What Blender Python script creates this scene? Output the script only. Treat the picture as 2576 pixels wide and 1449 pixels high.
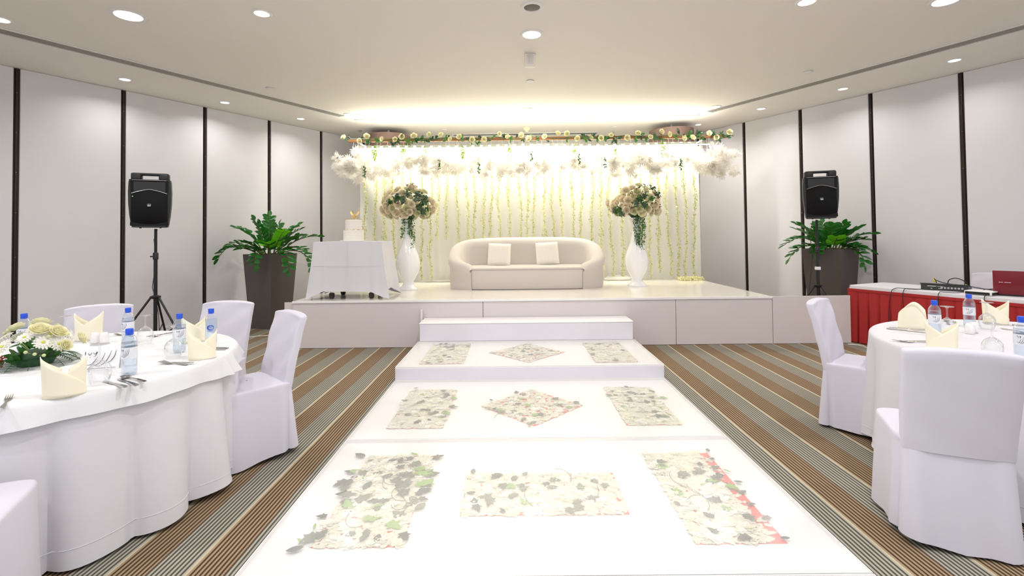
import bpy, bmesh, math, random
from mathutils import Vector, Matrix, Euler, noise

PI = math.pi
for o in list(bpy.data.objects):
    bpy.data.objects.remove(o, do_unlink=True)
SC = bpy.context.scene
COL = SC.collection

# ------------------------------------------------------------------ camera
PITCH, ROLL, YAW = 0.021727, 0.010982, -0.002641
fwd = Vector((math.sin(YAW) * math.cos(PITCH), math.cos(YAW) * math.cos(PITCH), math.sin(PITCH)))
rgt = Vector((math.cos(YAW), -math.sin(YAW), 0))
upv = rgt.cross(fwd)
rr = math.cos(ROLL) * rgt - math.sin(ROLL) * upv
uu = math.cos(ROLL) * upv + math.sin(ROLL) * rgt
cam = bpy.data.cameras.new('camera')
cam.sensor_width = 36
cam.lens = 36 * 1220 / 2576
cam.shift_y = -(724.5 - 568.56) / 2576
cam.clip_start = 0.05
cam_ob = bpy.data.objects.new('camera', cam)
COL.objects.link(cam_ob)
cam_ob.matrix_world = Matrix(((rr.x, uu.x, -fwd.x, 0), (rr.y, uu.y, -fwd.y, 0), (rr.z, uu.z, -fwd.z, 1.44), (0, 0, 0, 1)))
SC.camera = cam_ob

# ------------------------------------------------------------------ world and exposure
world = bpy.data.worlds.new('world')
SC.world = world
world.use_nodes = True
world.node_tree.nodes['Background'].inputs[0].default_value = (0.95, 0.96, 1.0, 1)
world.node_tree.nodes['Background'].inputs[1].default_value = 0.85
SC.view_settings.view_transform = 'Standard'
SC.view_settings.look = 'None'
SC.view_settings.exposure = 0.08
SC.view_settings.gamma = 1.0
SC.view_settings.use_curve_mapping = False

def area(name, loc, rot, size, watts, col, sizey=None, spread=PI, parent=None):
    l = bpy.data.lights.new(name, 'AREA')
    l.energy = watts
    l.color = col
    l.spread = spread
    if sizey:
        l.shape = 'RECTANGLE'; l.size = size; l.size_y = sizey
    else:
        l.shape = 'DISK'; l.size = size
    o = bpy.data.objects.new(name, l)
    COL.objects.link(o)
    o.parent = parent
    o.location = loc
    o.rotation_euler = rot
    return o

area('backdrop_lamp', (0.3, 8.12, 3.05), (math.radians(-8), 0, 0), 6.0, 15, (1.0, 0.975, 0.88), 0.06)
COOL = (0.97, 0.96, 1.0)
WARM = (1.0, 0.95, 0.78)
# light tubes of the backdrop: down onto the drape, forward onto the canopy and up to the ceiling
area('backdrop_lamp', (0.3, 8.78, 3.06), (math.radians(22), 0, 0), 6.0, 120, (1.0, 0.975, 0.86), 0.10)
area('backdrop_lamp', (0.3, 8.70, 3.24), (math.radians(180), 0, 0), 6.2, 48, (1.0, 0.98, 0.88), 0.12)

# ------------------------------------------------------------------ materials
MATS = {}
def srgb(r, g, b):
    f = lambda c: (c / 255 / 12.92) if c / 255 <= 0.04045 else ((c / 255 + 0.055) / 1.055) ** 2.4
    return (f(r), f(g), f(b), 1)

def mat(name, col, rough=0.6, metal=0.0, spec=0.5, var=0.06, nscale=8.0, bump=0.0, bscale=120.0, emit=None, estr=0.0, trans=0.0, coat=0.0, sheen=0.0, sss=0.0):
    m = bpy.data.materials.new(name)
    m.use_nodes = True
    nt = m.node_tree
    b = nt.nodes['Principled BSDF']
    b.inputs['Roughness'].default_value = rough
    b.inputs['Metallic'].default_value = metal
    b.inputs['Specular IOR Level'].default_value = spec
    b.inputs['Coat Weight'].default_value = coat
    b.inputs['Sheen Weight'].default_value = sheen
    if trans: b.inputs['Transmission Weight'].default_value = trans
    tc = nt.nodes.new('ShaderNodeTexCoord')
    nz = nt.nodes.new('ShaderNodeTexNoise')
    nz.inputs['Scale'].default_value = nscale
    nz.inputs['Detail'].default_value = 3
    nt.links.new(tc.outputs['Object'], nz.inputs['Vector'])
    mx = nt.nodes.new('ShaderNodeMix')
    mx.data_type = 'RGBA'
    mx.inputs['A'].default_value = tuple(max(0, c * (1 - var)) for c in col[:3]) + (1,)
    mx.inputs['B'].default_value = tuple(min(1, c * (1 + var)) for c in col[:3]) + (1,)
    nt.links.new(nz.outputs['Fac'], mx.inputs['Factor'])
    nt.links.new(mx.outputs['Result'], b.inputs['Base Color'])
    if bump:
        n2 = nt.nodes.new('ShaderNodeTexNoise')
        n2.inputs['Scale'].default_value = bscale
        n2.inputs['Detail'].default_value = 2
        nt.links.new(tc.outputs['Object'], n2.inputs['Vector'])
        bp = nt.nodes.new('ShaderNodeBump')
        bp.inputs['Strength'].default_value = bump
        bp.inputs['Distance'].default_value = 0.01
        nt.links.new(n2.outputs['Fac'], bp.inputs['Height'])
        nt.links.new(bp.outputs['Normal'], b.inputs['Normal'])
    if emit:
        b.inputs['Emission Color'].default_value = emit
        b.inputs['Emission Strength'].default_value = estr
    MATS[name] = m
    return m

def translucent(names, w=.4):
    for nme in names:
        m = MATS[nme]; nt = m.node_tree; b = nt.nodes['Principled BSDF']; out = nt.nodes['Material Output']
        tl = nt.nodes.new('ShaderNodeBsdfTranslucent')
        nt.links.new(b.inputs['Base Color'].links[0].from_socket, tl.inputs['Color'])
        mx = nt.nodes.new('ShaderNodeMixShader'); mx.inputs[0].default_value = w
        nt.links.new(b.outputs[0], mx.inputs[1]); nt.links.new(tl.outputs[0], mx.inputs[2])
        nt.links.new(mx.outputs[0], out.inputs['Surface'])

def mat_thin(name, tint, haze=0.0, gloss=0.12, rough=0.02, edge=0.5, hazecol=(0.9, 0.9, 0.9, 1)):
    """clear thin sheet or vessel: see-through, reflecting more at grazing angles, with a share of diffuse haze"""
    m = bpy.data.materials.new(name)
    m.use_nodes = True
    nt = m.node_tree
    out = nt.nodes['Material Output']
    nt.nodes.remove(nt.nodes['Principled BSDF'])
    tr = nt.nodes.new('ShaderNodeBsdfTransparent'); tr.inputs[0].default_value = tint
    gl = nt.nodes.new('ShaderNodeBsdfGlossy'); gl.inputs['Roughness'].default_value = rough
    gl.inputs['Color'].default_value = (0.95, 0.95, 0.95, 1)
    df = nt.nodes.new('ShaderNodeBsdfDiffuse'); df.inputs[0].default_value = hazecol
    tc = nt.nodes.new('ShaderNodeTexCoord')
    nz = nt.nodes.new('ShaderNodeTexNoise'); nz.inputs['Scale'].default_value = 4
    nt.links.new(tc.outputs['Object'], nz.inputs['Vector'])
    mr = nt.nodes.new('ShaderNodeMapRange')
    mr.inputs['To Min'].default_value = haze * 0.85; mr.inputs['To Max'].default_value = haze * 1.15
    nt.links.new(nz.outputs['Fac'], mr.inputs['Value'])
    m1 = nt.nodes.new('ShaderNodeMixShader')
    nt.links.new(mr.outputs[0], m1.inputs[0])
    nt.links.new(tr.outputs[0], m1.inputs[1]); nt.links.new(df.outputs[0], m1.inputs[2])
    lw = nt.nodes.new('ShaderNodeLayerWeight'); lw.inputs['Blend'].default_value = edge
    ml = nt.nodes.new('ShaderNodeMath'); ml.operation = 'MULTIPLY'; ml.inputs[1].default_value = gloss
    nt.links.new(lw.outputs['Facing'], ml.inputs[0])
    m2 = nt.nodes.new('ShaderNodeMixShader')
    nt.links.new(ml.outputs[0], m2.inputs[0])
    nt.links.new(m1.outputs[0], m2.inputs[1]); nt.links.new(gl.outputs[0], m2.inputs[2])
    nt.links.new(m2.outputs[0], out.inputs['Surface'])
    MATS[name] = m
    return m

mat('ceiling', srgb(240, 234, 226), 0.9, var=0.01, nscale=1.5)
mat('wall_fabric', srgb(228, 226, 230), 0.85, var=0.02, nscale=3, bump=0.15, bscale=400)
mat('plaster', srgb(226, 224, 222), 0.9, var=0.02)
mat('post', srgb(60, 46, 38), 0.35, metal=0.6, var=0.1)
mat('post_dark', srgb(44, 36, 33), 0.5, var=0.1)
mat('chrome', srgb(200, 200, 200), 0.18, metal=1.0, var=0.02)
mat('steel', srgb(190, 186, 180), 0.16, metal=1.0, var=0.05)
mat('white_trim', srgb(235, 233, 230), 0.5, var=0.02)
mat('slot_dark', srgb(40, 37, 35), 0.6, var=0.05)
mat('slot_blade', srgb(170, 164, 156), 0.45, var=0.03)
mat('lens', (1, 1, 1, 1), 0.4, emit=(1, 1, 1, 1), estr=3.0)
mat('lens_hot', (1, 1, 1, 1), 0.4, emit=(1, 1, 1, 1), estr=9.0)
mat('led', (1, 1, 1, 1), 0.4, emit=(1.0, 0.98, 0.85, 1), estr=6.0)
mat('lens_warm', (1, 1, 1, 1), 0.4, emit=(1, 0.93, 0.8, 1), estr=3.0)
mat('grille_gray', srgb(110, 104, 98), 0.6, var=0.2, nscale=300)
mat('stage_top', srgb(240, 234, 224), 0.10, spec=0.6, var=0.015, nscale=2)
mat('stage_skirt', srgb(216, 207, 206), 0.55, var=0.015, nscale=2)
mat('stage_edge', srgb(240, 238, 236), 0.35, var=0.02)
mat('vinyl', srgb(246, 244, 242), 0.22, var=0.015, nscale=3)
mat('riser', srgb(226, 224, 232), 0.3, var=0.03, nscale=5)
mat('coral', srgb(232, 84, 66), 0.5, var=0.12, nscale=6)
mat('petal', srgb(248, 246, 236), 0.6, var=0.03, nscale=20)
mat('petal_cream', srgb(246, 242, 220), 0.6, var=0.05, nscale=20)
mat('petal_shade', srgb(222, 219, 198), 0.7, var=0.3, nscale=70)  # darker cream for the petal bed, shading between petals put into the colour
mat('leaf_ivy', srgb(52, 60, 36), 0.5, var=0.3, nscale=12)
mat('leaf_lime', srgb(130, 170, 50), 0.5, var=0.2, nscale=12)
mat('leaf_grey', srgb(92, 100, 70), 0.5, var=0.2, nscale=12)
mat('twig', srgb(110, 80, 50), 0.6, var=0.2)
mat_thin('acrylic', (0.99, 0.99, 0.985, 1), haze=0.14, gloss=0.12, rough=0.18, hazecol=(0.95, 0.94, 0.93, 1))  # diffuse white mixed in to imitate the glare that washes out the covers
mat('cloth', srgb(218, 216, 220), 0.85, var=0.015, nscale=5, bump=0.06, bscale=500)
mat('cloth_overlay', srgb(226, 226, 227), 0.8, var=0.02, nscale=14, bump=0.08, bscale=300)
mat('chair_cloth', srgb(214, 211, 221), 0.85, var=0.015, nscale=5, bump=0.06, bscale=500)
mat('napkin', srgb(250, 243, 218), 0.85, var=0.02, nscale=10, bump=0.05, bscale=600)
mat('china', srgb(246, 244, 242), 0.15, var=0.01)
mat('card', srgb(240, 239, 240), 0.5, var=0.01)
mat('ink', srgb(50, 46, 48), 0.5, var=0.1)
mat('ink_blue', srgb(50, 90, 190), 0.5, var=0.1)
mat('cap_blue', srgb(30, 84, 215), 0.35, var=0.05)
mat('label', srgb(232, 234, 240), 0.4, var=0.02)
mat_thin('glass', (0.97, 0.98, 0.985, 1), haze=0.02, gloss=0.75, rough=0.01, edge=0.45)
mat_thin('bottle', (0.93, 0.96, 0.99, 1), haze=0.05, gloss=0.55, rough=0.03, edge=0.45, hazecol=(0.75, 0.86, 1, 1))
mat('speaker', srgb(30, 30, 30), 0.45, var=0.15, nscale=40)
mat('speaker_black', srgb(6, 6, 7), 0.3, spec=0.25, var=0.2, nscale=40)
mat('speaker_grille', srgb(16, 16, 17), 0.7, spec=0.2, var=0.5, nscale=500, bump=0.3, bscale=600)
mat('silver', srgb(190, 190, 195), 0.3, metal=0.7, var=0.05)
mat('black', srgb(22, 22, 24), 0.4, var=0.1)
mat('green_led', (0.1, 1, 0.1, 1), 0.4, emit=(0.4, 1, 0.2, 1), estr=4)
mat('planter', srgb(88, 80, 76), 0.55, var=0.1, nscale=60, bump=0.08, bscale=400)
mat('soil', srgb(60, 45, 35), 0.9, var=0.4, nscale=60)
mat('zz_leaf', srgb(38, 112, 32), 0.28, var=0.35, nscale=6)
mat('zz_young', srgb(110, 200, 30), 0.35, var=0.1, nscale=6)
mat('zz_stem', srgb(96, 110, 50), 0.5, var=0.2)
mat('sofa', srgb(210, 202, 194), 0.8, var=0.015, nscale=3, bump=0.05, bscale=300, sheen=0.2)
mat('cushion', srgb(246, 240, 228), 0.8, var=0.02, nscale=5, bump=0.08, bscale=200)
mat('dark_base', srgb(50, 44, 40), 0.6)
mat('drape', srgb(252, 251, 246), 0.85, var=0.02, nscale=2)
mat('garland_white', srgb(248, 244, 200), 0.7, var=0.05, nscale=30)
mat('garland_green', srgb(206, 214, 130), 0.7, var=0.15, nscale=30)
mat('canopy_white', srgb(252, 249, 243), 0.7, var=0.02, nscale=10)
mat('beam_wood', srgb(140, 96, 56), 0.55, var=0.15, nscale=12)
mat('rose_cream', srgb(248, 244, 208), 0.6, var=0.05, nscale=20)
mat('rose_blush', srgb(248, 236, 210), 0.6, var=0.07, nscale=20)
mat('rose_green', srgb(234, 230, 190), 0.6, var=0.07, nscale=20)
mat('leaf_green', srgb(70, 122, 52), 0.45, var=0.3, nscale=14)
mat('leaf_dark', srgb(48, 84, 52), 0.5, var=0.3, nscale=14)
mat('eucalyptus', srgb(80, 108, 78), 0.55, var=0.3, nscale=14)
mat('catkin', srgb(158, 204, 38), 0.7, var=0.3, nscale=20)
mat('berry', srgb(92, 52, 30), 0.45, var=0.3, nscale=20)
mat('vase', srgb(250, 249, 250), 0.08, var=0.01, coat=0.3)
mat('icing', srgb(246, 240, 230), 0.5, var=0.02)
mat('gold', srgb(212, 184, 120), 0.35, metal=0.5, var=0.2, nscale=90)
mat('drum', srgb(120, 98, 90), 0.8, var=0.05, nscale=50, bump=0.1, bscale=300)
mat('red_cloth', srgb(168, 36, 36), 0.8, var=0.08, nscale=6)
mat('laptop_red', srgb(122, 22, 38), 0.35, var=0.05)
mat('mixer', srgb(48, 50, 50), 0.45, var=0.1)
mat('cord_white', srgb(238, 236, 232), 0.5)
mat('yellow', srgb(240, 215, 60), 0.5)
mat('fern', srgb(36, 92, 34), 0.5, var=0.25, nscale=20)
mat('bud', srgb(196, 206, 150), 0.6, var=0.1)
mat('daisy_eye', srgb(206, 210, 90), 0.7, var=0.1)
mat('rust', srgb(140, 66, 40), 0.7, var=0.2)
mat('crystal', srgb(206, 206, 190), 0.15, var=0.1)

translucent(('garland_white', 'garland_green', 'drape'), .35)
translucent(('canopy_white',), .38)
translucent(('petal', 'petal_cream', 'rose_cream', 'rose_blush', 'rose_green', 'catkin'), .22)
translucent(('zz_leaf', 'zz_young', 'leaf_green'), .2)

def carpet_material():
    m = bpy.data.materials.new('carpet'); m.use_nodes = True
    nt = m.node_tree; N = nt.nodes; Lk = nt.links
    b = N['Principled BSDF']; b.inputs['Roughness'].default_value = 0.95
    b.inputs['Specular IOR Level'].default_value = 0.1
    tc = N.new('ShaderNodeTexCoord')
    wob = N.new('ShaderNodeTexNoise'); wob.inputs['Scale'].default_value = 1.3
    Lk.new(tc.outputs['Object'], wob.inputs['Vector'])
    sx = N.new('ShaderNodeSeparateXYZ'); Lk.new(tc.outputs['Object'], sx.inputs[0])
    def math_(op, a, bb=None, c=None):
        n = N.new('ShaderNodeMath'); n.operation = op
        for i, v in enumerate((a, bb, c)):
            if v is None: continue
            if isinstance(v, (int, float)): n.inputs[i].default_value = v
            else: Lk.new(v, n.inputs[i])
        return n.outputs[0]
    w = math_('MULTIPLY_ADD', wob.outputs['Fac'], 0.012, -0.006)
    x = math_('ADD', sx.outputs['X'], w)
    u = math_('FRACT', math_('MULTIPLY_ADD', x, 1 / 0.3427, -1.83 / 0.3427 + 40))
    s = math_('FRACT', math_('MULTIPLY', u, 16.0))
    line = N.new('ShaderNodeMapRange'); line.interpolation_type = 'SMOOTHSTEP'
    line.inputs['From Min'].default_value = 0.18; line.inputs['From Max'].default_value = 0.34
    Lk.new(math_('ABSOLUTE', math_('SUBTRACT', s, 0.5)), line.inputs['Value'])
    def mixc(f, A, B):
        n = N.new('ShaderNodeMix'); n.data_type = 'RGBA'
        for k, v in (('Factor', f), ('A', A), ('B', B)):
            if isinstance(v, tuple): n.inputs[k].default_value = v
            else: Lk.new(v, n.inputs[k])
        return n.outputs['Result']
    gray = mixc(line.outputs[0], srgb(170, 166, 152), srgb(78, 76, 67))
    brown = mixc(line.outputs[0], srgb(162, 140, 114), srgb(74, 56, 37))
    isb = math_('GREATER_THAN', u, 0.5)
    c = mixc(isb, gray, brown)
    cream = math_('COMPARE', u, 0.497, 0.017)
    c = mixc(cream, c, srgb(190, 180, 152))
    d1 = math_('COMPARE', u, 0.0, 0.012); d2 = math_('COMPARE', u, 1.0, 0.018)
    c = mixc(math_('MAXIMUM', d1, d2), c, srgb(84, 70, 58))
    fz = N.new('ShaderNodeTexNoise'); fz.inputs['Scale'].default_value = 350
    Lk.new(tc.outputs['Object'], fz.inputs['Vector'])
    hv = N.new('ShaderNodeHueSaturation'); Lk.new(c, hv.inputs['Color'])
    Lk.new(math_('MULTIPLY_ADD', fz.outputs['Fac'], 0.5, 0.75), hv.inputs['Value'])
    Lk.new(hv.outputs[0], b.inputs['Base Color'])
    bp = N.new('ShaderNodeBump'); bp.inputs['Strength'].default_value = 0.3; bp.inputs['Distance'].default_value = 0.004
    Lk.new(fz.outputs['Fac'], bp.inputs['Height']); Lk.new(bp.outputs[0], b.inputs['Normal'])
    MATS['carpet'] = m
carpet_material()

# ------------------------------------------------------------------ mesh helper
class MB:
    def __init__(s): s.v = []; s.f = []
    def add(s, vs, fs, M=None):
        o = len(s.v)
        if M is not None: vs = [M @ Vector(p) for p in vs]
        s.v += [tuple(p) for p in vs]
        s.f += [tuple(i + o for i in f) for f in fs]
        return s
    def box(s, x0, x1, y0, y1, z0, z1, M=None):
        return s.add([(x0, y0, z0), (x1, y0, z0), (x1, y1, z0), (x0, y1, z0), (x0, y0, z1), (x1, y0, z1), (x1, y1, z1), (x0, y1, z1)],
                     [(0, 3, 2, 1), (4, 5, 6, 7), (0, 1, 5, 4), (1, 2, 6, 5), (2, 3, 7, 6), (3, 0, 4, 7)], M)
    def rbox(s, x0, x1, y0, y1, z0, z1, r, seg=2, M=None):
        bm = bmesh.new(); bmesh.ops.create_cube(bm, size=1)
        for v in bm.verts:
            v.co = Vector(((x0 + x1) / 2 + v.co.x * (x1 - x0), (y0 + y1) / 2 + v.co.y * (y1 - y0), (z0 + z1) / 2 + v.co.z * (z1 - z0)))
        bmesh.ops.bevel(bm, geom=bm.edges[:], offset=r, segments=seg, profile=0.5, affect='EDGES')
        bm.verts.index_update()
        s.add([v.co.copy() for v in bm.verts], [[v.index for v in f.verts] for f in bm.faces], M); bm.free()
        return s
    def loft(s, loops, closed=True, cap0=False, cap1=False, M=None):
        n = len(loops[0]); vs = [p for l in loops for p in l]; fs = []
        for i in range(len(loops) - 1):
            for j in range(n if closed else n - 1):
                k = (j + 1) % n
                fs.append((i * n + j, i * n + k, (i + 1) * n + k, (i + 1) * n + j))
        if cap0: fs.append(tuple(range(n - 1, -1, -1)))
        if cap1: fs.append(tuple((len(loops) - 1) * n + j for j in range(n)))
        return s.add(vs, fs, M)
    def lathe(s, prof, n=24, M=None, cap0=False, cap1=False):
        return s.loft([[(r * math.cos(2 * PI * j / n), r * math.sin(2 * PI * j / n), z) for j in range(n)] for r, z in prof], True, cap0, cap1, M)
    def tube(s, pts, r, n=8, caps=True):
        pts = [Vector(p) for p in pts]; loops = []; prev = None
        for i, p in enumerate(pts):
            a = pts[max(0, i - 1)]; b = pts[min(len(pts) - 1, i + 1)]
            t = (b - a).normalized()
            if prev is None:
                ref = Vector((0, 0, 1)) if abs(t.z) < 0.9 else Vector((1, 0, 0))
                u = t.cross(ref).normalized()
            else:
                u = (prev - t * prev.dot(t))
                u = u.normalized() if u.length > 1e-6 else t.orthogonal().normalized()
            prev = u; w = t.cross(u)
            ri = r[i] if isinstance(r, (list, tuple)) else r
            loops.append([p + ri * (math.cos(2 * PI * j / n) * u + math.sin(2 * PI * j / n) * w) for j in range(n)])
        return s.loft(loops, True, caps, caps)
    def ball(s, c, r, n=8, m=6, M=None):
        rx, ry, rz = r if isinstance(r, (tuple, list)) else (r, r, r)
        loops = []
        for i in range(m + 1):
            a = -PI / 2 + PI * i / m
            cr = max(math.cos(a), 0.001)
            loops.append([(c[0] + rx * cr * math.cos(2 * PI * j / n), c[1] + ry * cr * math.sin(2 * PI * j / n), c[2] + rz * math.sin(a)) for j in range(n)])
        return s.loft(loops, True, False, False, M)
    def mesh(s, name, m, smooth=40):
        me = bpy.data.meshes.new(name)
        me.from_pydata(s.v, [], s.f); me.update()
        if smooth:
            me.polygons.foreach_set('use_smooth', [True] * len(me.polygons))
            if smooth < 180: me.set_sharp_from_angle(angle=math.radians(smooth))
        me.materials.append(MATS[m])
        return me
    def build(s, name, m, parent=None, smooth=40):
        return link(name, s.mesh(name, m, smooth), parent)

def link(name, me, parent=None, M=None):
    o = bpy.data.objects.new(name, me); COL.objects.link(o)
    o.parent = parent
    if M is not None: o.matrix_local = M
    return o
def empty(name, loc, rz=0, label=None, cat=None, group=None):
    o = bpy.data.objects.new(name, None); COL.objects.link(o)
    o.empty_display_size = 0.1
    o.location = loc; o.rotation_euler = (0, 0, rz)
    return tag(o, label, cat, group)
def tag(o, label=None, cat=None, group=None, kind=None):
    if label: o['label'] = label
    if cat: o['category'] = cat
    if group: o['group'] = group
    if kind: o['kind'] = kind
    return o
def dup(root, loc=None, rz=None, label=None, group=None):
    c = root.copy(); COL.objects.link(c)
    if loc is not None: c.location = loc
    if rz is not None: c.rotation_euler = (0, 0, rz)
    if label: c['label'] = label
    if group: c['group'] = group
    for ch in KIDS(root):
        d = ch.copy(); COL.objects.link(d); d.parent = c
        for g in KIDS(ch):
            e = g.copy(); COL.objects.link(e); e.parent = d
    return c
def KIDS(o): return [c for c in bpy.data.objects if c.parent == o]
def se(a, b, n, N, cx=0, cy=0, z=0, ph=0):
    out = []
    for j in range(N):
        t = 2 * PI * j / N + ph
        c, s_ = math.cos(t), math.sin(t)
        out.append((cx + a * math.copysign(abs(c) ** (2 / n), c), cy + b * math.copysign(abs(s_) ** (2 / n), s_), z))
    return out
def TM(loc, rot=(0, 0, 0), sc=1):
    S = Matrix.Diagonal((sc, sc, sc, 1)) if not isinstance(sc, tuple) else Matrix.Diagonal(sc + (1,))
    return Matrix.Translation(loc) @ Euler(rot).to_matrix().to_4x4() @ S
def align(loc, d, roll=0, sc=1):
    q = Vector(d).normalized().to_track_quat('Z', 'Y').to_matrix().to_4x4()
    S = Matrix.Diagonal((sc, sc, sc, 1)) if not isinstance(sc, tuple) else Matrix.Diagonal(sc + (1,))
    return Matrix.Translation(loc) @ q @ Matrix.Rotation(roll, 4, 'Z') @ S
def fold_noise(x, y, z, k=1.0): return noise.noise(Vector((x * k, y * k, z * k)))

# ------------------------------------------------------------------ room shell
H = 3.61
AL, XL = 0.6151, -9.8457          # left wall x = XL + AL*y
AR, XR = -0.5753, 4.498 + 0.5753 * 9.402
xl = lambda y: XL + AL * y
xr = lambda y: XR + AR * y
Y0, YB = -1.2, 11.0
o = MB().add([(xl(Y0) - .3, Y0, 0), (xr(Y0) + .3, Y0, 0), (xr(YB) + .3, YB + .2, 0), (xl(YB) - .3, YB + .2, 0), (xl(Y0) - .3, Y0, -.1), (xr(Y0) + .3, Y0, -.1), (xr(YB) + .3, YB + .2, -.1), (xl(YB) - .3, YB + .2, -.1)],
             [(0, 1, 2, 3), (7, 6, 5, 4), (0, 4, 5, 1), (1, 5, 6, 2), (2, 6, 7, 3), (3, 7, 4, 0)]).build('floor', 'carpet', smooth=0)
tag(o, 'brown and grey striped carpet floor', None, kind='structure')
o = MB().add([(xl(Y0) - .3, Y0, H), (xr(Y0) + .3, Y0, H), (xr(YB) + .3, YB + .2, H), (xl(YB) - .3, YB + .2, H), (xl(Y0) - .3, Y0, H + .1), (xr(Y0) + .3, Y0, H + .1), (xr(YB) + .3, YB + .2, H + .1), (xl(YB) - .3, YB + .2, H + .1)],
             [(3, 2, 1, 0), (4, 5, 6, 7), (1, 5, 4, 0), (2, 6, 5, 1), (3, 7, 6, 2), (0, 4, 7, 3)]).build('ceiling', 'ceiling', smooth=0)
tag(o, 'smooth pale ceiling with recessed lights', None, kind='structure')
o = MB().box(xl(YB) - .3, xr(YB) + .3, YB, YB + .15, 0, H).build('wall_back', 'plaster', smooth=0)
tag(o, 'plain pale wall behind the floral backdrop', None, kind='structure')

def side_wall(name, base, a, sgn, ys, label):
    """frame: local x runs along the wall, local y points into the room"""
    root = empty(name, (0, 0, 0)); tag(root, label, None, kind='structure')
    d = Vector((a, 1, 0)).normalized(); n = Vector((1, -a, 0)).normalized() * sgn
    def M(y):
        p = Vector((base + a * y, y, 0))
        return Matrix(((d.x, n.x, 0, p.x), (d.y, n.y, 0, p.y), (0, 0, 1, 0), (0, 0, 0, 1)))
    k = math.sqrt(1 + a * a)
    L = (ys[1] - ys[0]) * k
    me = MB().rbox(0.03, L - 0.03, -0.08, 0.0, 0.09, H - .002, 0.006, 1).mesh('wall_panel', 'wall_fabric', 30)
    bk = MB().box(0, (ys[-1] - ys[0]) * k, -0.2, -0.082, 0, H - .002)
    link('backing', bk.mesh('backing', 'post_dark', 0), root, M(ys[0]))
    pm = MB().box(-.03, .03, -0.08, -0.022, 0, H - .002).mesh('post', 'post_dark', 0)
    tm = MB()
    tm.tube([(0, -.012, 0.02), (0, -.012, H - .01)], 0.014, 8)
    tm = tm.mesh('post_rail', 'post', 60)
    sm = MB()
    for z in (.25, .75, 1.25, 1.8, 2.3, 2.8, 3.3): sm.ball((0, 0.004, z), 0.004, 6, 4)
    sm = sm.mesh('screw', 'chrome')
    bm_ = MB().rbox(0.035, L - .035, -.02, .012, 0.02, 0.088, 0.004, 1).mesh('skirting', 'white_trim', 30)
    for i, y in enumerate(ys):
        if i < len(ys) - 1:
            link('wall_panel', me, root, M(y))
            link('skirting', bm_, root, M(y))
        p = link('post', pm, root, M(y)); link('post_rail', tm, p); q = link('screws', sm, p)
    return root
side_wall('wall_left', XL, AL, 1, [9.74 + .9385 * k for k in range(-11, 2)], 'left wall of pale fabric panels parted by dark bronze posts')
side_wall('wall_right', XR, AR, -1, [9.40 + .9385 * k for k in range(-11, 3)], 'right wall of pale fabric panels parted by dark bronze posts')

# ------------------------------------------------------------------ ceiling fittings
def slot(x0, y0, x1, y1, w, nb, label, name='air_slot', shade='slot_blade'):
    L = math.hypot(x1 - x0, y1 - y0); rz = math.atan2(y1 - y0, x1 - x0)
    r = empty(name, (x0, y0, H), rz, label, 'air vent')
    MB().box(0, L, -w / 2, w / 2, -.004, -.001).build('backing', 'slot_dark', r, 0)
    MB().box(0, L, -w / 2 - .012, -w / 2, -.012, -.001).box(0, L, w / 2, w / 2 + .012, -.012, -.001).box(-.012, 0, -w / 2, w / 2, -.012, -.001).box(L, L + .012, -w / 2, w / 2, -.012, -.001).build('frame', 'white_trim', r, 0)
    bw = w / (nb * 2 + 1)
    for i in range(nb):
        y = -w / 2 + bw * (2 * i + 1.1)
        MB().box(0, L, y, y + bw * .8, -.011, -.004).build('blade', shade, r, 0)
dl = lambda y, off: xl(y) + off
slot(-3.01, 8.52, -3.01 - AL * 9.2, 8.52 - 9.2, .17, 4, 'long slotted ceiling vent along the left wall')
slot(3.484, 8.517, 3.484 + .5753 * 9.2, 8.517 - 9.2, .17, 4, 'long slotted ceiling vent along the right wall')
slot(-2.887, 8.79, -.081, 8.75, .06, 1, 'thin ceiling slot above the left half of the backdrop')
slot(.586, 8.70, 3.407, 8.73, .06, 1, 'thin ceiling slot above the right half of the backdrop')
slot(-1.249, 10.25, 1.79, 10.2, .17, 3, 'ceiling vent on the far ceiling between the two drum lamps', shade='chrome')

LIGHTS = [(-3.68, 4.61, .13, 'hot', 'large glaring downlight on the left of the ceiling'),
          (-2.39, 4.60, .078, 'warm', 'small warm downlight right of the large glaring one at left'),
          (.22, 5.16, .11, 'hot', 'bright downlight at the middle of the ceiling above the walkway'),
          (2.77, 4.50, .085, 'warm', 'small warm downlight at the top edge on the right'),
          (4.08, 4.51, .12, 'hot', 'large glaring downlight at the top edge far right'),
          (-4.97, 4.66, .08, 'n', 'downlight cut by the left edge of the photo'),
          (-5.19, 6.45, .07, 'n', 'wall-side downlight nearest on the left between vent and wall'),
          (-4.53, 7.60, .07, 'n', 'second wall-side downlight on the left'),
          (-3.81, 8.69, .07, 'n', 'farthest wall-side downlight on the left between vent and wall'),
          (-2.86, 8.42, .075, 'n', 'downlight at the far end of the left vent'),
          (5.60, 6.10, .07, 'n', 'wall-side downlight nearest on the right between vent and wall'),
          (4.98, 7.26, .07, 'n', 'second wall-side downlight on the right'),
          (4.32, 8.37, .07, 'n', 'farthest wall-side downlight on the right between vent and wall'),
          (3.46, 8.20, .075, 'n', 'downlight at the far end of the right vent'),
          (.28, 8.22, .075, 'n', 'downlight at the middle of the ceiling between the thin slots'),
          (3.67, 9.53, .06, 'n', 'small downlight beside the right drum lamp')]
W = {'hot': 24, 'warm': 9, 'n': 6.5}
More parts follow.
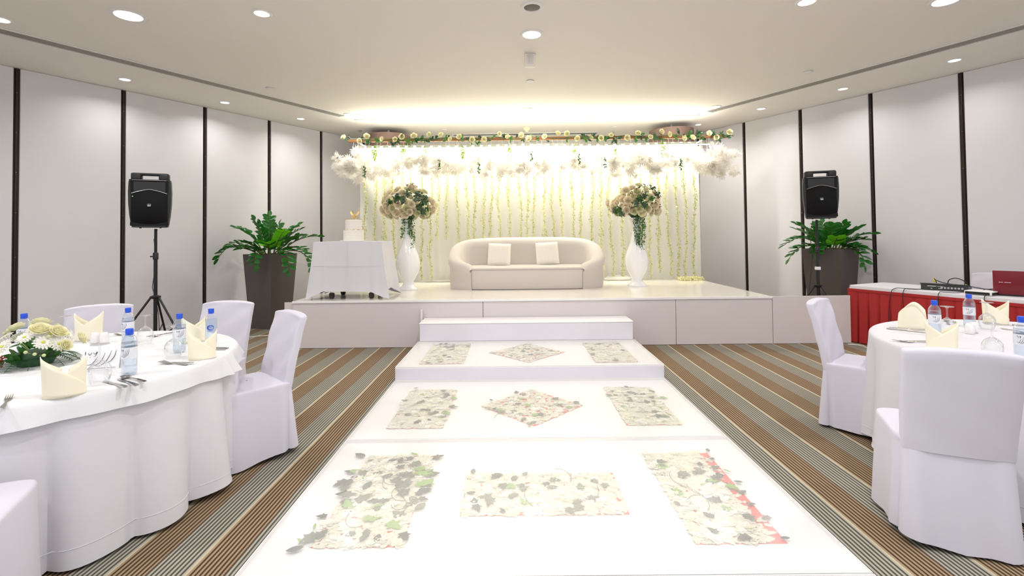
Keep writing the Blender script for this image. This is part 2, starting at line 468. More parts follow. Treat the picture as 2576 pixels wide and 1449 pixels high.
for x, y, r, k, lab in LIGHTS:
    t = empty('ceiling_light', (x, y, H), 0, lab, 'ceiling light')
    MB().lathe([(r * .86, -.001), (r * .88, -.010), (r * 1.05, -.012), (r * 1.18, -.003), (r * 1.18, -.001)], 28).build('trim_ring', 'white_trim', t)
    MB().lathe([(.001, -.006), (r * .6, -.006), (r * .87, -.004)], 28).build('lens', {'hot': 'lens_hot', 'warm': 'lens_warm', 'n': 'lens'}[k], t)
    area('lamp', (0, 0, -.02), (0, 0, 0), r * 1.5, W[k], {'hot': COOL, 'warm': (1, .93, .82), 'n': (1, .97, .93)}[k], spread=math.radians(150), parent=t)
# the room goes on behind the camera with the same lamps
for x, y, w in ((-3.7, 1.6, 60), (-1.2, 1.6, 26), (.22, 1.9, 60), (1.6, 1.6, 26), (4.1, 1.6, 60), (-3.7, -.8, 40), (0.2, -.8, 40), (4.1, -.8, 40), (-6.2, 3.4, 14), (7.0, 3.4, 14)):
    t = empty('ceiling_light', (x, y, H), 0, 'large downlight in the ceiling behind the camera', 'ceiling light', 'downlights behind the camera')
    MB().lathe([(.1, -.001), (.104, -.010), (.125, -.012), (.14, -.001)], 28).build('trim_ring', 'white_trim', t)
    MB().lathe([(.001, -.006), (.1, -.004)], 28).build('lens', 'lens_hot', t)
    area('lamp', (0, 0, -.02), (0, 0, 0), .18, w * .5, COOL, spread=math.radians(160), parent=t)
for x, y, lab in ((-3.48, 6.92, 'flush white sprinkler cover on the ceiling at left'), (.26, 6.72, 'flush white sprinkler cover at the middle of the ceiling'),
                  (3.98, 6.47, 'flush white sprinkler cover on the ceiling at right'), (-1.37, 9.73, 'flush white sprinkler cover far back, left of the small detector'), (2.05, 9.65, 'flush white sprinkler cover far back, right of the small detector')):
    MBo = MB().lathe([(.001, -.014), (.05, -.014), (.056, -.010), (.056, -.006), (.045, -.006), (.045, 0)], 24).build('sprinkler_cover', 'white_trim')
    MBo.location = (x, y, H); tag(MBo, lab, 'sprinkler')
t = empty('ceiling_speaker', (.2, 4.54, H), 0, 'round grey-grilled ceiling speaker at the top edge of the photo', 'speaker')
MB().lathe([(.075, -.002), (.078, -.012), (.10, -.014), (.112, -.004), (.112, 0)], 32).build('rim', 'white_trim', t)
MB().lathe([(.001, -.010), (.05, -.009), (.076, -.004)], 32).build('grille', 'grille_gray', t)
t = empty('motion_sensor', (.22, 5.74, H), 0, 'white ribbed motion sensor box hanging from the ceiling', 'sensor')
MB().rbox(-.064, .064, -.05, .05, -.15, 0, .012).build('housing', 'icing', t)
m_ = MB()
for i in range(8): m_.rbox(-.044 + i * .0115, -.036 + i * .0115, -.058 + .006 * ((i - 3.5) / 3.5) ** 2, -.046, -.135, -.018, .002, 1)
m_.build('lens_ribs', 'white_trim', t)
t = empty('smoke_detector', (.29, 9.67, H), 0, 'small cream smoke detector on the far ceiling', 'detector')
MB().lathe([(.001, -.075), (.03, -.075), (.036, -.05), (.065, -.03), (.07, 0)], 20).build('body', 'rose_cream', t)
MB().lathe([(.001, -.085), (.012, -.083), (.016, -.074)], 12).build('sensor_tip', 'white_trim', t)
o = MB().lathe([(.001, -.03), (.03, -.03), (.045, 0)], 16).build('ceiling_plug', 'slot_blade'); o.location = (-3.07, 9.71, H)
tag(o, 'small grey ceiling cap left of the left drum lamp', 'cap')

for x, y, lab in ((-2.50, 9.75, 'brown fabric drum lamp above the left end of the backdrop'), (3.15, 9.55, 'brown fabric drum lamp above the right end of the backdrop')):
    t = empty('drum_lamp', (x, y, 0), 0, lab, 'ceiling lamp')
    MB().lathe([(.42, 3.02), (.43, 3.01), (.43, 3.49), (.42, 3.49), (.42, 3.02)], 48).build('shade', 'drum', t)
    MB().lathe([(.001, 3.04), (.418, 3.04)], 48).build('diffuser', 'white_trim', t)
    MB().lathe([(.02, 3.04), (.02, H)], 16).build('mount', 'white_trim', t)

# ------------------------------------------------------------------ stage
SX0, SX1, SY0, SY1, SH = -2.91, 3.38, 6.38, 9.45, .62
t = empty('stage', ((SX0 + SX1) / 2, SY0, 0), 0, 'low white stage with a glossy cream top and white front boards', 'stage')
cx = (SX0 + SX1) / 2
MB().rbox(SX0 - cx, SX1 - cx, 0.0, SY1 - SY0, SH - .02, SH, .003, 1).build('stage_top', 'stage_top', t, 30)
MB().rbox(SX0 - cx - .004, SX1 - cx + .004, -.008, .0, SH - .028, SH + .002, .002, 1).build('edge_strip', 'stage_edge', t, 30)
for a, b in ((SX0, -.412), (-.406, 2.115), (2.121, SX1)):
    MB().rbox(a - cx, b - cx, .004, .016, .004, SH - .03, .002, 1).build('front_board', 'stage_skirt', t, 30)
MB().box(SX0 - cx + .01, SX0 - cx + .02, .02, SY1 - SY0, .004, SH - .03).build('side_board', 'stage_skirt', t, 0)
MB().box(SX1 - cx - .02, SX1 - cx - .01, .02, SY1 - SY0, .004, SH - .03).build('side_board', 'stage_skirt', t, 0)
o = MB().rbox(SX1 + .006, 4.40, SY0 + .0, SY0 + .02, 0.003, SH, .002, 1).build('screen_board', 'stage_skirt', smooth=30)
tag(o, 'white board standing on the carpet right of the stage front', 'board')
o = MB().rbox(SX0 - .13, SX0 - .02, SY0 + .05, SY0 + .07, .003, SH - .02, .002, 1).build('end_board', 'stage_skirt', smooth=30)
tag(o, 'narrow white board at the left end of the stage', 'board')

# ------------------------------------------------------------------ walkway: boards, flowers, clear covers
RX0, RX1 = -1.185, 1.475
rng = random.Random(5)
def blossom_mesh(k):
    m = MB(); R = random.Random(k)
    n = R.randint(5, 7)
    for ring, (rad, zz) in enumerate(((1.0, .10), (.62, .30))):
        for i in range(n):
            a = 2 * PI * i / n + R.uniform(-.2, .2) + ring * .4
            l = rad * R.uniform(.85, 1.15); w = .42 * l
            c, s = math.cos(a), math.sin(a)
            p = lambda r, q, z: (c * r - s * q, s * r + c * q, z)
            m.add([p(.05, 0, .1), p(.5 * l, -w, zz * .6), p(l, -w * .4, zz + .12), p(l * 1.05, w * .3, zz + .05), p(.5 * l, w, zz * .6)], [(0, 1, 2, 3, 4)])
    m.ball((0, 0, .18), (.22, .22, .14), 6, 4)
    return m.mesh('blossom', 'petal' if k % 3 else 'petal_cream', 60)
def leaf_outline_mesh(name, pts, m, cup=.08):
    """pts: right half outline (x>=0) from base to tip along +y, unit length"""
    M_ = MB()
    vs = []; fs = []
    for x, y in pts:
        vs += [(-x, y, cup * x * 1.2), (0, y, -.02 * math.sin(y * PI)), (x, y, cup * x * 1.2)]
    for i in range(len(pts) - 1):
        a = 3 * i; b = a + 3
        fs += [(a, a + 1, b + 1, b), (a + 1, a + 2, b + 2, b + 1)]
    M_.add(vs, fs)
    return M_.mesh(name, m, 60)
IVY = [(.02, 0), (.34, -.12), (.30, .14), (.52, .36), (.26, .44), (.20, .7), (.01, 1.0)]
OVAL = [(.02, 0), (.2, .18), (.27, .42), (.24, .66), (.12, .88), (.005, 1.0)]
LANCE = [(.01, 0), (.10, .2), (.13, .45), (.09, .75), (.005, 1.0)]
LEAVES = [leaf_outline_mesh('leaf', IVY, 'leaf_ivy'), leaf_outline_mesh('leaf', IVY, 'leaf_grey'), leaf_outline_mesh('leaf', OVAL, 'leaf_ivy'),
          leaf_outline_mesh('leaf', OVAL, 'leaf_grey'), leaf_outline_mesh('leaf', IVY, 'leaf_lime'), leaf_outline_mesh('leaf', LANCE, 'leaf_lime')]
BLOS = [blossom_mesh(k) for k in range(5)]
def inlay(cx, cy, z, shape, w, d, nb, nl, label, spill=0.03, seed=1, off=0):
    """real flowers strewn on a coral sheet between the white board and the clear cover"""
    R = random.Random(seed)
    t = empty('flower_inlay', (cx, cy, z), 0, label, 'flower arrangement')
    if shape == 'rect': outline = [(-w / 2, -d / 2), (w / 2, -d / 2), (w / 2, d / 2), (-w / 2, d / 2)]
    else: outline = [(0, -d / 2), (w / 2, 0), (0, d / 2), (-w / 2, 0)]
    n = 4
    MB().add([(x, y, 0.0) for x, y in outline] + [(x, y, .001) for x, y in outline], [(4, 5, 6, 7), (3, 2, 1, 0)] + [(i, (i + 1) % n, 4 + (i + 1) % n, 4 + i) for i in range(4)]).build('coral_sheet', 'coral', t, 0)
    def inside(x, y, e):
        if shape == 'rect': return abs(x) < w / 2 + e and abs(y) < d / 2 + e
        return abs(x) / (w / 2) + abs(y) / (d / 2) < 1 + e * 3
    # a bed of loose petals that nobody could count
    pb = MB()
    for i in range(2600):
        x, y = R.uniform(-w / 2, w / 2), R.uniform(-d / 2, d / 2)
        if not inside(x, y, -.003) or (off and x > w / 2 - off and R.random() < .9) or (off < 0 and x < -w / 2 - off and R.random() < .9): continue
        a = R.uniform(0, 2 * PI); l = R.uniform(.02, .038)
        M = TM((x, y, .002 + R.random() * .003), (R.uniform(-.1, .1), R.uniform(-.1, .1), a), l)
        pb.add([(-.5, -.3, 0), (0, -.5, .05), (.5, -.2, 0), (.45, .3, .05), (-.1, .5, 0)], [(0, 1, 2, 3, 4)], M)
    tag(pb.build('petal_bed', 'petal_shade', t, 60), kind='stuff')
    for i in range(nb):
        for _ in range(20):
            x, y = R.uniform(-w / 2, w / 2), R.uniform(-d / 2, d / 2)
            if inside(x, y, -.009) and not (off > 0 and x > w / 2 - off and R.random() < .85) and not (off < 0 and x < -w / 2 - off and R.random() < .85): break
        s = R.uniform(.020, .042)
        link('blossom', R.choice(BLOS), t, TM((x, y, .004 + R.random() * .003), (R.uniform(-.15, .15), R.uniform(-.15, .15), R.uniform(0, 6)), (s, s, s * .55)))
    for i in range(nl):
        for _ in range(20):
            x, y = R.uniform(-w / 2 - spill, w / 2 + spill), R.uniform(-d / 2 - spill * .3, d / 2)
            if inside(x, y, spill): break
        s = R.uniform(.045, .09 if nl > 60 else .07)
        link('leaf', LEAVES[min(5, int(R.random() ** 1.3 * 6))], t, TM((x, y, .010 + R.random() * .005), (R.uniform(-.06, .06), R.uniform(-.06, .06), R.uniform(0, 6.28)), (s, s, s * .3)))
    for i in range(max(1, nl // 9)):
        x, y = R.uniform(-w / 3, w / 3), R.uniform(-d / 3, d / 3); a = R.uniform(0, 6)
        MB().tube([(x + .12 * k / 6 * math.cos(a + k * .22), y + .2 * k / 6 * math.sin(a + k * .22), .012) for k in range(7)], .0016, 5).build('stem', 'twig', t)

def walkway(name, y0, y1, z0, z1, label, x0=RX0, x1=RX1):
    """z0..z1 white board body; a clear cover sheet on top"""
    c = (x0 + x1) / 2
    t = empty(name, (c, y0, 0), 0, label, 'walkway')
    hw = (x1 - x0) / 2; L = y1 - y0
    MB().rbox(-hw, hw, 0, L, z0, z1, .002, 1).build('white_board', 'vinyl', t, 30)
    MB().box(-hw + .004, hw - .004, .004, L - .004, z1 + .018, z1 + .020).build('clear_cover', 'acrylic', t, 0)
    for a, b, cc, dd in ((-hw, -hw + .004, 0, L), (hw - .004, hw, 0, L), (-hw + .004, hw - .004, 0, .004), (-hw + .004, hw - .004, L - .004, L)):
        MB().box(a, b, cc, dd, z1 + .0005, z1 + .0215).build('edge_strip', 'stage_edge', t, 0)
    return t
walkway('walkway_panel', 2.045, 3.424, .002, .010, 'nearest large white walkway panel with three flower windows')
walkway('walkway_panel', 3.430, 4.825, .002, .010, 'second white walkway panel with a diamond of flowers at its centre')
MB_t = walkway('walkway_panel', .60, 2.039, .002, .010, 'plain white walkway panel at the bottom edge of the photo')
st = walkway('lower_step', 4.83, 5.985, .004, .140, 'wide lower step with flower windows and a lavender white riser')
MB().rbox(-1.33, 1.33, -.005, -.001, .006, .146, .0015, 1).build('riser_sheet', 'riser', st, 30)
st = empty('upper_step', (.145, 5.99, 0), 0, 'narrow plain white upper step against the stage front', 'step')
MB().box(-1.31, 1.31, .004, .380, .005, .372).build('body', 'riser', st, 0)
MB().rbox(-1.318, 1.318, -.004, .384, .373, .386, .003, 1).build('tread', 'vinyl', st, 30)
MB().rbox(-1.31, 1.31, -.001, .003, .163, .371, .001, 1).build('riser_sheet', 'riser', st, 30)
o = MB().rbox(-1.225, -1.20, 6.352, 6.372, .004, .50, .002, 1).build('white_batten', 'stage_edge', smooth=30)
tag(o, 'thin upright white batten at the left end of the upper step', 'batten')

zi = .0105
inlay(-.745, 2.738, zi, 'rect', .42, .935, 110, 80, 'flower window at the front left with dark ivy leaves spilling out', .05, 3, off=-.0)
inlay(.145, 2.735, zi, 'rect', .87, .44, 110, 30, 'wide crosswise flower window of the nearest panel', .0, 8)
inlay(1.04, 2.738, zi, 'rect', .42, .935, 110, 36, 'flower window at the front right with a bare coral strip on its right', .02, 12, off=.07)
inlay(-.755, 4.12, zi, 'rect', .42, .92, 75, 24, 'left flower window of the second panel', .02, 15)
inlay(.143, 4.12, zi, 'diamond', .86, .88, 62, 20, 'diamond flower window of the second panel', .01, 18)
inlay(1.045, 4.14, zi, 'rect', .42, .92, 75, 24, 'right flower window of the second panel', .02, 21)
inlay(-.755, 5.46, .1405, 'rect', .45, .92, 60, 14, 'left flower window of the lower step', .02, 24)
inlay(.140, 5.46, .1405, 'diamond', .84, .88, 50, 14, 'diamond flower window of the lower step', .0, 27)
inlay(1.045, 5.46, .1405, 'rect', .44, .92, 60, 10, 'right flower window of the lower step', .0, 30)
# fine string of lights under the clear cover of the nearest panel
t = empty('fairy_light_wire', (0, 2.73, .028), 0, 'thin glowing wire crossing the nearest walkway panel under its cover', 'light wire')
t.location.z = 0
pts = [(-.82 + 2.06 * k / 40, .02 * math.sin(k * .35) + .035 * math.sin(k * .13), .0268) for k in range(41)]
MB().tube(pts, .0009, 4).build('wire', 'crystal', t)
m_ = MB()
for p in pts[::2]: m_.ball(p, .0013, 5, 4)
tag(m_.build('tiny_lamps', 'led', t), kind='stuff')

# ------------------------------------------------------------------ backdrop
t = empty('backdrop_curtain', (.3, 9.05, SH), 0, 'white pleated curtain hanging behind the sofa', 'curtain')
def curtain(x0, x1, z0, z1, nx, nz, yf, m, name, parent, y0=0):
    v = []; f = []
    for i in range(nz + 1):
        z = z0 + (z1 - z0) * i / nz
        for j in range(nx + 1):
            x = x0 + (x1 - x0) * j / nx
            v.append((x, y0 + yf(x, z), z))
    for i in range(nz):
        for j in range(nx):
            a = i * (nx + 1) + j
            f.append((a, a + 1, a + nx + 2, a + nx + 1))
    return MB().add(v, f).build(name, m, parent, 180)
def yf(x, z): return .035 * math.sin(x * 9 + .8 * math.sin(x * 2.3 + z)) + .03 * fold_noise(x, 0, z, .9) + .02 * math.sin(x * 31 + z * .5) * (1 - z / 2.6)
curtain(-3.12, 3.17, .003, 2.52, 420, 20, yf, 'drape', 'main_drape', t)
def ys_(x, z): return -.07 + .03 * math.sin((x + .35 * z) * 14) + .02 * fold_noise(x, 3, z, 1.2)
curtain(-3.14, -2.45, .003, 2.5, 60, 16, lambda x, z: ys_(x, z) - .02, 'drape', 'side_drape', t)
# rolled hem lying on the stage
for x0, x1, yy, r in ((1.35, 1.85, -.20, .035), (1.4, 1.8, -.12, .045), (-2.0, -1.35, -.14, .018)):
    MB().tube([(x0 + (x1 - x0) * k / 8, yy + .02 * math.sin(k), r + .002) for k in range(9)], [r * .4] + [r] * 7 + [r * .4], 8).build('hem_roll', 'drape', t)

fr = empty('backdrop_frame', (.4, 8.6, SH), 0, 'flower stand frame with a brown wooden beam along its top', 'frame')
MB().rbox(-3.32, 3.40, -.03, .03, 2.53, 2.585, .004, 1).build('beam', 'beam_wood', fr)
for x in (-3.1, 2.98):
    MB().tube([(x, .55, .01), (x, .55, 2.50)], .02, 8).build('post', 'white_trim', fr)
    MB().tube([(x, -.02, 2.50), (x, .57, 2.50)], .015, 8).build('arm', 'white_trim', fr)
MB().tube([(-3.1, .5, 2.52), (2.98, .5, 2.52)], .015, 8).build('curtain_rail', 'white_trim', fr)
m_ = MB()
for x in [-3.1 + .148 * k for k in range(43)]:
    m_.rbox(x - .05, x + .05, -.012, -.006, 2.42, 2.47, .002, 1)
tag(m_.build('crystal_beads', 'crystal', fr), kind='stuff')
m_ = MB(); R = random.Random(4)
for k in range(70):
    x = -3.2 + 6.5 * k / 69 + R.uniform(-.03, .03)
    m_.tube([(x, -.02, 2.53), (x + R.uniform(-.02, .02), -.08, 2.35), (x + R.uniform(-.05, .05), -.2, R.uniform(2.0, 2.25))], .0035, 4)
tag(m_.build('strings', 'white_trim', fr), kind='stuff')
for i, (yy, zz) in enumerate(((.12, 2.47), (-.40, 2.335))):
    MB().tube([(-3.05 + 6.0 * k / 30, yy + .02 * math.sin(k * .4), zz + .01 * math.sin(k * .5)) for k in range(31)], .008, 8).build('light_tube', 'led', fr)

# hanging blossom strands
def strand_mesh(seed, L, sway):
    R = random.Random(seed); g = MB(); w = MB(); st_ = MB()
    n = int(L * 185)
    path = lambda q: (sway * math.sin(q * 2.2 + seed) + .01 * math.sin(q * 9 + seed), .0, -q)
    st_.tube([path(L * i / 12) for i in range(13)], .003, 5)
    for i in range(n):
        q = L * (i + R.random()) / n; p = path(q)
        a = R.uniform(0, 2 * PI); r = R.uniform(.004, .036) * (.7 + .5 * abs(math.sin(q * 6 + seed)))
        c = Vector((p[0] + r * math.cos(a), p[1] + r * math.sin(a), p[2]))
        s = R.uniform(.011, .020)
        tgt = g if R.random() < .27 else w
        M = TM(c, (R.uniform(0, 6), R.uniform(0, 6), R.uniform(0, 6)), s)
        tgt.add([(-1, 0, 0), (0, -.7, .3), (1, 0, 0), (0, .7, .3), (0, 0, -.4)], [(0, 1, 2, 3), (0, 4, 1), (2, 4, 3)], M)
    return st_.mesh('vine', 'garland_green', 40), w.mesh('florets', 'garland_white', 60), g.mesh('green_florets', 'garland_green', 60)
SM = [strand_mesh(k, (2.28, 2.3, 2.2, 2.25)[k % 4], (.02, .03, .015, .04)[k % 4]) for k in range(6)]
SHORT = [strand_mesh(20 + k, 1.55, .03) for k in range(2)]
xs_px = []
R = random.Random(11)
X = -2.72
i = 0
while X < 3.42:
    short = i in (8, 9, 14, 24)
    ms = SHORT[i % 2] if short else SM[i % 6]
    r = empty('blossom_strand', (X, 8.86 + R.uniform(-.03, .03), 2.95), R.uniform(-.3, .3), 'long thin hanging strand of cream and green blossoms on the white curtain', 'flower garland', 'blossom strands hanging over the curtain')
    if short: r['label'] = 'shorter blossom strand ending above the stage, ' + {8: 'just right of the left vase', 9: 'second right of the left vase', 14: 'above the left half of the sofa', 24: 'above the right half of the sofa'}[i]
    link('vine', ms[0], r); tag(link('florets', ms[1], r), kind='stuff'); tag(link('green_florets', ms[2], r), kind='stuff')
    X += R.choice((.13, .17, .19, .2, .16))
    i += 1
m_ = MB()
for k in range(330):
    x = 2.95 + .45 * R.random(); y = 8.66 + .2 * R.random()
    m_.ball((x, y, SH + .01 + .05 * R.random() ** 2), R.uniform(.008, .018), 5, 3)
tag(m_.build('blossom_heap', 'garland_white', None, 60), 'small heap of cream blossoms at the right foot of the curtain', 'flowers', kind='stuff')

# white leafy canopy hanging from the beam
def cluster_mesh(seed):
    R = random.Random(seed); m = MB()
    for i in range(15):
        d = Vector((R.gauss(0, 1), R.gauss(0, 1), R.gauss(-.2, 1))).normalized()
        M = align(d * R.uniform(.01, .05), d, R.uniform(0, 6), R.uniform(.09, .15))
        vs = [(0, 0, 0)]; fs = []
        for a, l in ((-1.15, .62), (-.6, .85), (0, 1.0), (.6, .85), (1.15, .62)):
            b = len(vs); s, c = math.sin(a), math.cos(a)
            vs += [(s * l * .55 - c * .10, .07, c * l * .55 + s * .10), (s * l, .16, c * l), (s * l * .55 + c * .10, .07, c * l * .55 - s * .10)]
            fs.append((0, b, b + 1, b + 2))
        m.add(vs, fs, M)
    return m.mesh('leaf_cluster', 'canopy_white', 60)
CL = [cluster_mesh(k) for k in range(5)]
t = empty('white_canopy', (.4, 8.3, SH), 0, 'cloud of white artificial leaves hanging along the top of the curtain', 'leaf canopy')
R = random.Random(9)
for k in range(190):
    x = R.uniform(-3.15, 3.25)
    e = abs(x) / 3.2
    zlo, zhi = 1.90 + .06 * math.sin(x * 3.1) + .02 * (1 - e), 2.16 + .20 * e ** 3
    z = R.uniform(zlo, zhi)
    y = R.uniform(-.25, .32)
    link('leaf_cluster', R.choice(CL), t, TM((x, y, z), (R.uniform(0, 6), R.uniform(0, 6), R.uniform(0, 6)), R.uniform(.7, 1.1)))
for s_, n_ in ((-1, 22), (1, 26)):
    for k in range(n_):
        x = s_ * R.uniform(2.85, 3.36) - (.05 if s_ < 0 else -.05)
        link('leaf_cluster', R.choice(CL), t, TM((x, R.uniform(-.3, .3), R.uniform(1.86, 2.30)), (R.uniform(0, 6), R.uniform(0, 6), R.uniform(0, 6)), R.uniform(.7, 1.0)))
m_ = MB()
for k in range(60):
    x = -3.1 + 6.3 * k / 59 + R.uniform(-.04, .04)
    m_.tube([(x, .0, 2.25), (x + R.uniform(-.1, .1), R.uniform(-.1, .1), 2.1), (x + R.uniform(-.2, .2), R.uniform(-.2, .2), 1.98)], .005, 4)
tag(m_.build('white_twigs', 'white_trim', t), kind='stuff')

# roses
def rose_mesh(name, m, seed=0, op=1.0):
    R = random.Random(seed); mb = MB()
    v = []
    for i in range(22):                      # spiral heart
        an = i * .62; rd = .04 + .17 * i / 22
        v += [(rd * .9 * math.cos(an), rd * .9 * math.sin(an), .35), (rd * math.cos(an), rd * math.sin(an), .86 - .04 * i / 22)]
    mb.add(v, [(2 * i, 2 * i + 2, 2 * i + 3, 2 * i + 1) for i in range(21)])
    for ring, (n, R_, Z_, curl) in enumerate(((3, .34, .84, .02), (4, .52, .78, .06), (5, .72, .66, .10), (5, .90, .48, .14))):
        for k in range(n):
            a0 = 2 * PI * k / n + ring * .9 + R.uniform(-.12, .12); wd = 2 * PI / n * 1.35
            g = []
            for i in range(5):
                q = (0, .3, .62, .9, 1.0)[i]
                row = []
                for j in range(6):
                    u = j / 5 - .5
                    b_ = a0 + wd * u * (1 - .18 * q * q)
                    rad = R_ * math.sin(PI / 2 * min(1, q * 1.25)) * (1 + .10 * u) + (curl * (1 - (2 * u) ** 2) if i == 4 else 0)
                    z = Z_ * q ** 1.25 - .10 * (2 * u) ** 2 * q - (.03 if i == 4 else 0)
                    row.append((rad * math.cos(b_), rad * math.sin(b_), z))
                g.append(row)
            mb.loft(g, closed=False)
    return mb.mesh(name, m, 70)
ROSE = {k: [rose_mesh('rose', k, i) for i in range(3)] for k in ('rose_cream', 'rose_blush', 'rose_green')}
def leafset(seed, m, n=5, l=1.0):
    R = random.Random(seed); mb = MB()
    for i in range(n):
        M = align((0, 0, 0), (R.gauss(0, 1), R.gauss(0, 1), R.gauss(.3, .8)), R.uniform(0, 6), l * R.uniform(.7, 1.1))
        pts = OVAL; vs = []; fs = []
        for x, y in pts: vs += [(-x, .1 * x, y), (0, 0, y), (x, .1 * x, y)]
        for q in range(len(pts) - 1):
            a = 3 * q; fs += [(a, a + 1, a + 4, a + 3), (a + 1, a + 2, a + 5, a + 4)]
        mb.add(vs, fs, M)
    return mb.mesh('leaf_spray', m, 60)
SPRAY = [leafset(k, 'leaf_green' if k % 2 else 'leaf_dark') for k in range(6)]
t = empty('rose_garland', (.4, 8.55, SH), 0, 'garland of cream roses and green leaves along the wooden beam', 'flower garland')
R = random.Random(21)
mb = MB().tube([(-3.35 + 6.85 * k / 60, -.03 + .02 * math.sin(k), 2.56 + .02 * math.sin(k * .9)) for k in range(61)], .006, 5); mb.build('vine', 'leaf_dark', t)
for k in range(34):
    x = -3.33 + 6.75 * k / 33 + R.uniform(-.05, .05)
    z = 2.56 + R.uniform(-.05, .07)
    link('rose', R.choice(ROSE['rose_cream']), t, align((x, -.06, z), (R.uniform(-.6, .6), -1, R.uniform(-.2, .5)), R.uniform(0, 6), R.uniform(.044, .058)))
for k in range(105):
    x = -3.35 + 6.85 * R.random()
    link('leaf_spray', R.choice(SPRAY), t, TM((x, R.uniform(-.07, .02), 2.56 + R.uniform(-.06, .05)), (R.uniform(0, 6), R.uniform(0, 6), R.uniform(0, 6)), R.uniform(.05, .10)))
# hanging green catkins and small sprigs
def catkin(seed):
    R = random.Random(seed); m = MB()
    for i in range(120):
        q = R.random(); r = .045 * math.sin(PI * min(1, q * .85 + .12)) * R.random() ** .5; a = R.uniform(0, 6.28)
        m.ball((r * math.cos(a), r * math.sin(a), -.27 * q), R.uniform(.006, .012), 5, 3)
    return m.mesh('catkin', 'catkin', 60)
CK = [catkin(k) for k in range(3)]
for i, (x, z, s, lab) in enumerate(((-2.40, 3.05, 1.0, 'first from the left'), (-1.90, 3.02, 1.1, 'second from the left, above the left vase'), (-1.53, 3.03, .8, 'third from the left'), (-.87, 3.02, .85, 'fourth from the left'),
                               (-.05, 3.0, .9, 'left of the middle of the beam'), (1.08, 3.02, .85, 'right of the middle of the beam'), (1.80, 2.94, .9, 'above the left side of the right vase'), (2.62, 3.06, 1.0, 'last on the right'))):
    r = empty('hanging_catkin', (x, 8.42, z), R.uniform(0, 6), 'bright green hanging flower tassel under the beam, ' + lab, 'flower tassel')
    r.scale = (s, s, s)
    link('tassel', CK[i % 3], r)
    MB().tube([(0, 0, 0), (0, .05, .08), (0, .12, .14)], .002, 4).build('stem', 'leaf_green', r)
for i, (x, z, lab) in enumerate(((-1.22, 2.66, 'left of the middle of the canopy'), (-.56, 2.60, 'below the canopy, nearer the middle'), (.32, 2.80, 'at the middle of the canopy'), (1.1, 2.72, 'right of the middle of the canopy'), (1.53, 2.66, 'above the right vase on its left'), (2.78, 2.62, 'at the right part of the canopy'), (-2.45, 2.56, 'at the left part of the canopy'))):
    r = empty('leaf_sprig', (x, 8.0, z), R.uniform(0, 6), 'small dangling green leaf sprig ' + lab, 'leaf sprig')
    MB().tube([(0, 0, .3), (.005, 0, .05), (0, 0, -.12)], .0015, 4).build('stem', 'leaf_green', r)
    for k in range(4):
        link('leaf_spray', SPRAY[(2 * i + 2 * k + 1) % 6], r, TM((R.uniform(-.01, .01), 0, .05 - k * .045), (R.uniform(0, 6), R.uniform(0, 6), 0), .045))

# ------------------------------------------------------------------ sofa and cushions
so = empty('sofa', (.205, 7.47, SH), 0, 'curved cream tub sofa with rolled arms at the centre of the stage', 'sofa')
A_, B_, NN = 1.235, .47, 3.4
def out_pt(t, inset=0.0):
    c, s = math.cos(t), math.sin(t)
    a, b = A_ - inset, B_ - inset
    return Vector((a * math.copysign(abs(c) ** (2 / NN), c), B_ + b * math.copysign(abs(s) ** (2 / NN), s), 0))
def hh(y):
    ks = ((-.1, .33), (.0, .345), (.06, .39), (.2, .47), (.47, .585), (.7, .69), (.86, .775), (.94, .80), (2, .80))
    for (a, ha), (b, hb) in zip(ks, ks[1:]):
        if y <= b:
            q = (y - a) / (b - a); return ha + (hb - ha) * q
    return .8
loops = []
T0, T1 = math.radians(-57), math.radians(237)
NS = 96
# evenly spaced in arc length
ts = [T0 + (T1 - T0) * i / 600 for i in range(601)]
pp = [out_pt(a) for a in ts]; acc = [0]
for i in range(600): acc.append(acc[-1] + (pp[i + 1] - pp[i]).length)
def at_s(s_):
    for i in range(600):
        if acc[i + 1] >= s_: return ts[i] + (ts[i + 1] - ts[i]) * (s_ - acc[i]) / (acc[i + 1] - acc[i] + 1e-9)
    return T1
for i in range(NS + 1):
    tt = at_s(acc[-1] * i / NS)
    P = out_pt(tt); h = hh(P.y)
    endk = min(i, NS - i)
    shrink = 1.0 if endk > 3 else (.35, .68, .86, .96)[endk]
    prof = [(0.012, .0), (.0, .05), (0, h - .16), (-.022, h - .12), (-.028, h - .065), (-.012, h - .02), (.03, h), (.085, h + .006), (.14, h - .012), (.18, h - .055), (.205, h - .12), (.225, h - .22), (.25, .28)]
    row = []
    for (ins, z) in prof:
        z = max(z, 0.0)
        if z < .27 and ins > .15: z = .27
        q = out_pt(tt, ins * (1 if ins < .02 else shrink if ins > 0 else 1))
        row.append((q.x, q.y, (z if z < .2 or shrink == 1 else .28 + (z - .28) * shrink)))
    loops.append(row)
MB().loft(loops, closed=False).build('back_and_arms', 'sofa', so, 60)
MB().loft([[tuple(out_pt(2 * PI * j / 96, ins)[:2]) + (z,) for j in range(96)] for ins, z in ((.03, .006), (.016, .05), (.014, .285), (.022, .30), (.05, .306), (.2, .306))], True, False, True).build('base', 'sofa', so, 50)
sl = []
for ins, z in ((.03, .302), (.018, .312), (.018, .326), (.03, .336), (.08, .343), (.2, .348), (.4, .35)):
    sl.append([tuple(out_pt(2 * PI * j / 96, ins)[:2]) + (z,) for j in range(96)])
MB().loft(sl, True, False, True).build('seat_cushion', 'sofa', so, 60)
MB().loft([[tuple(out_pt(2 * PI * j / 64, .06)[:2]) + (z,) for j in range(64)] for z in (.001, .012)], True, True, False).build('plinth', 'dark_base', so, 50)
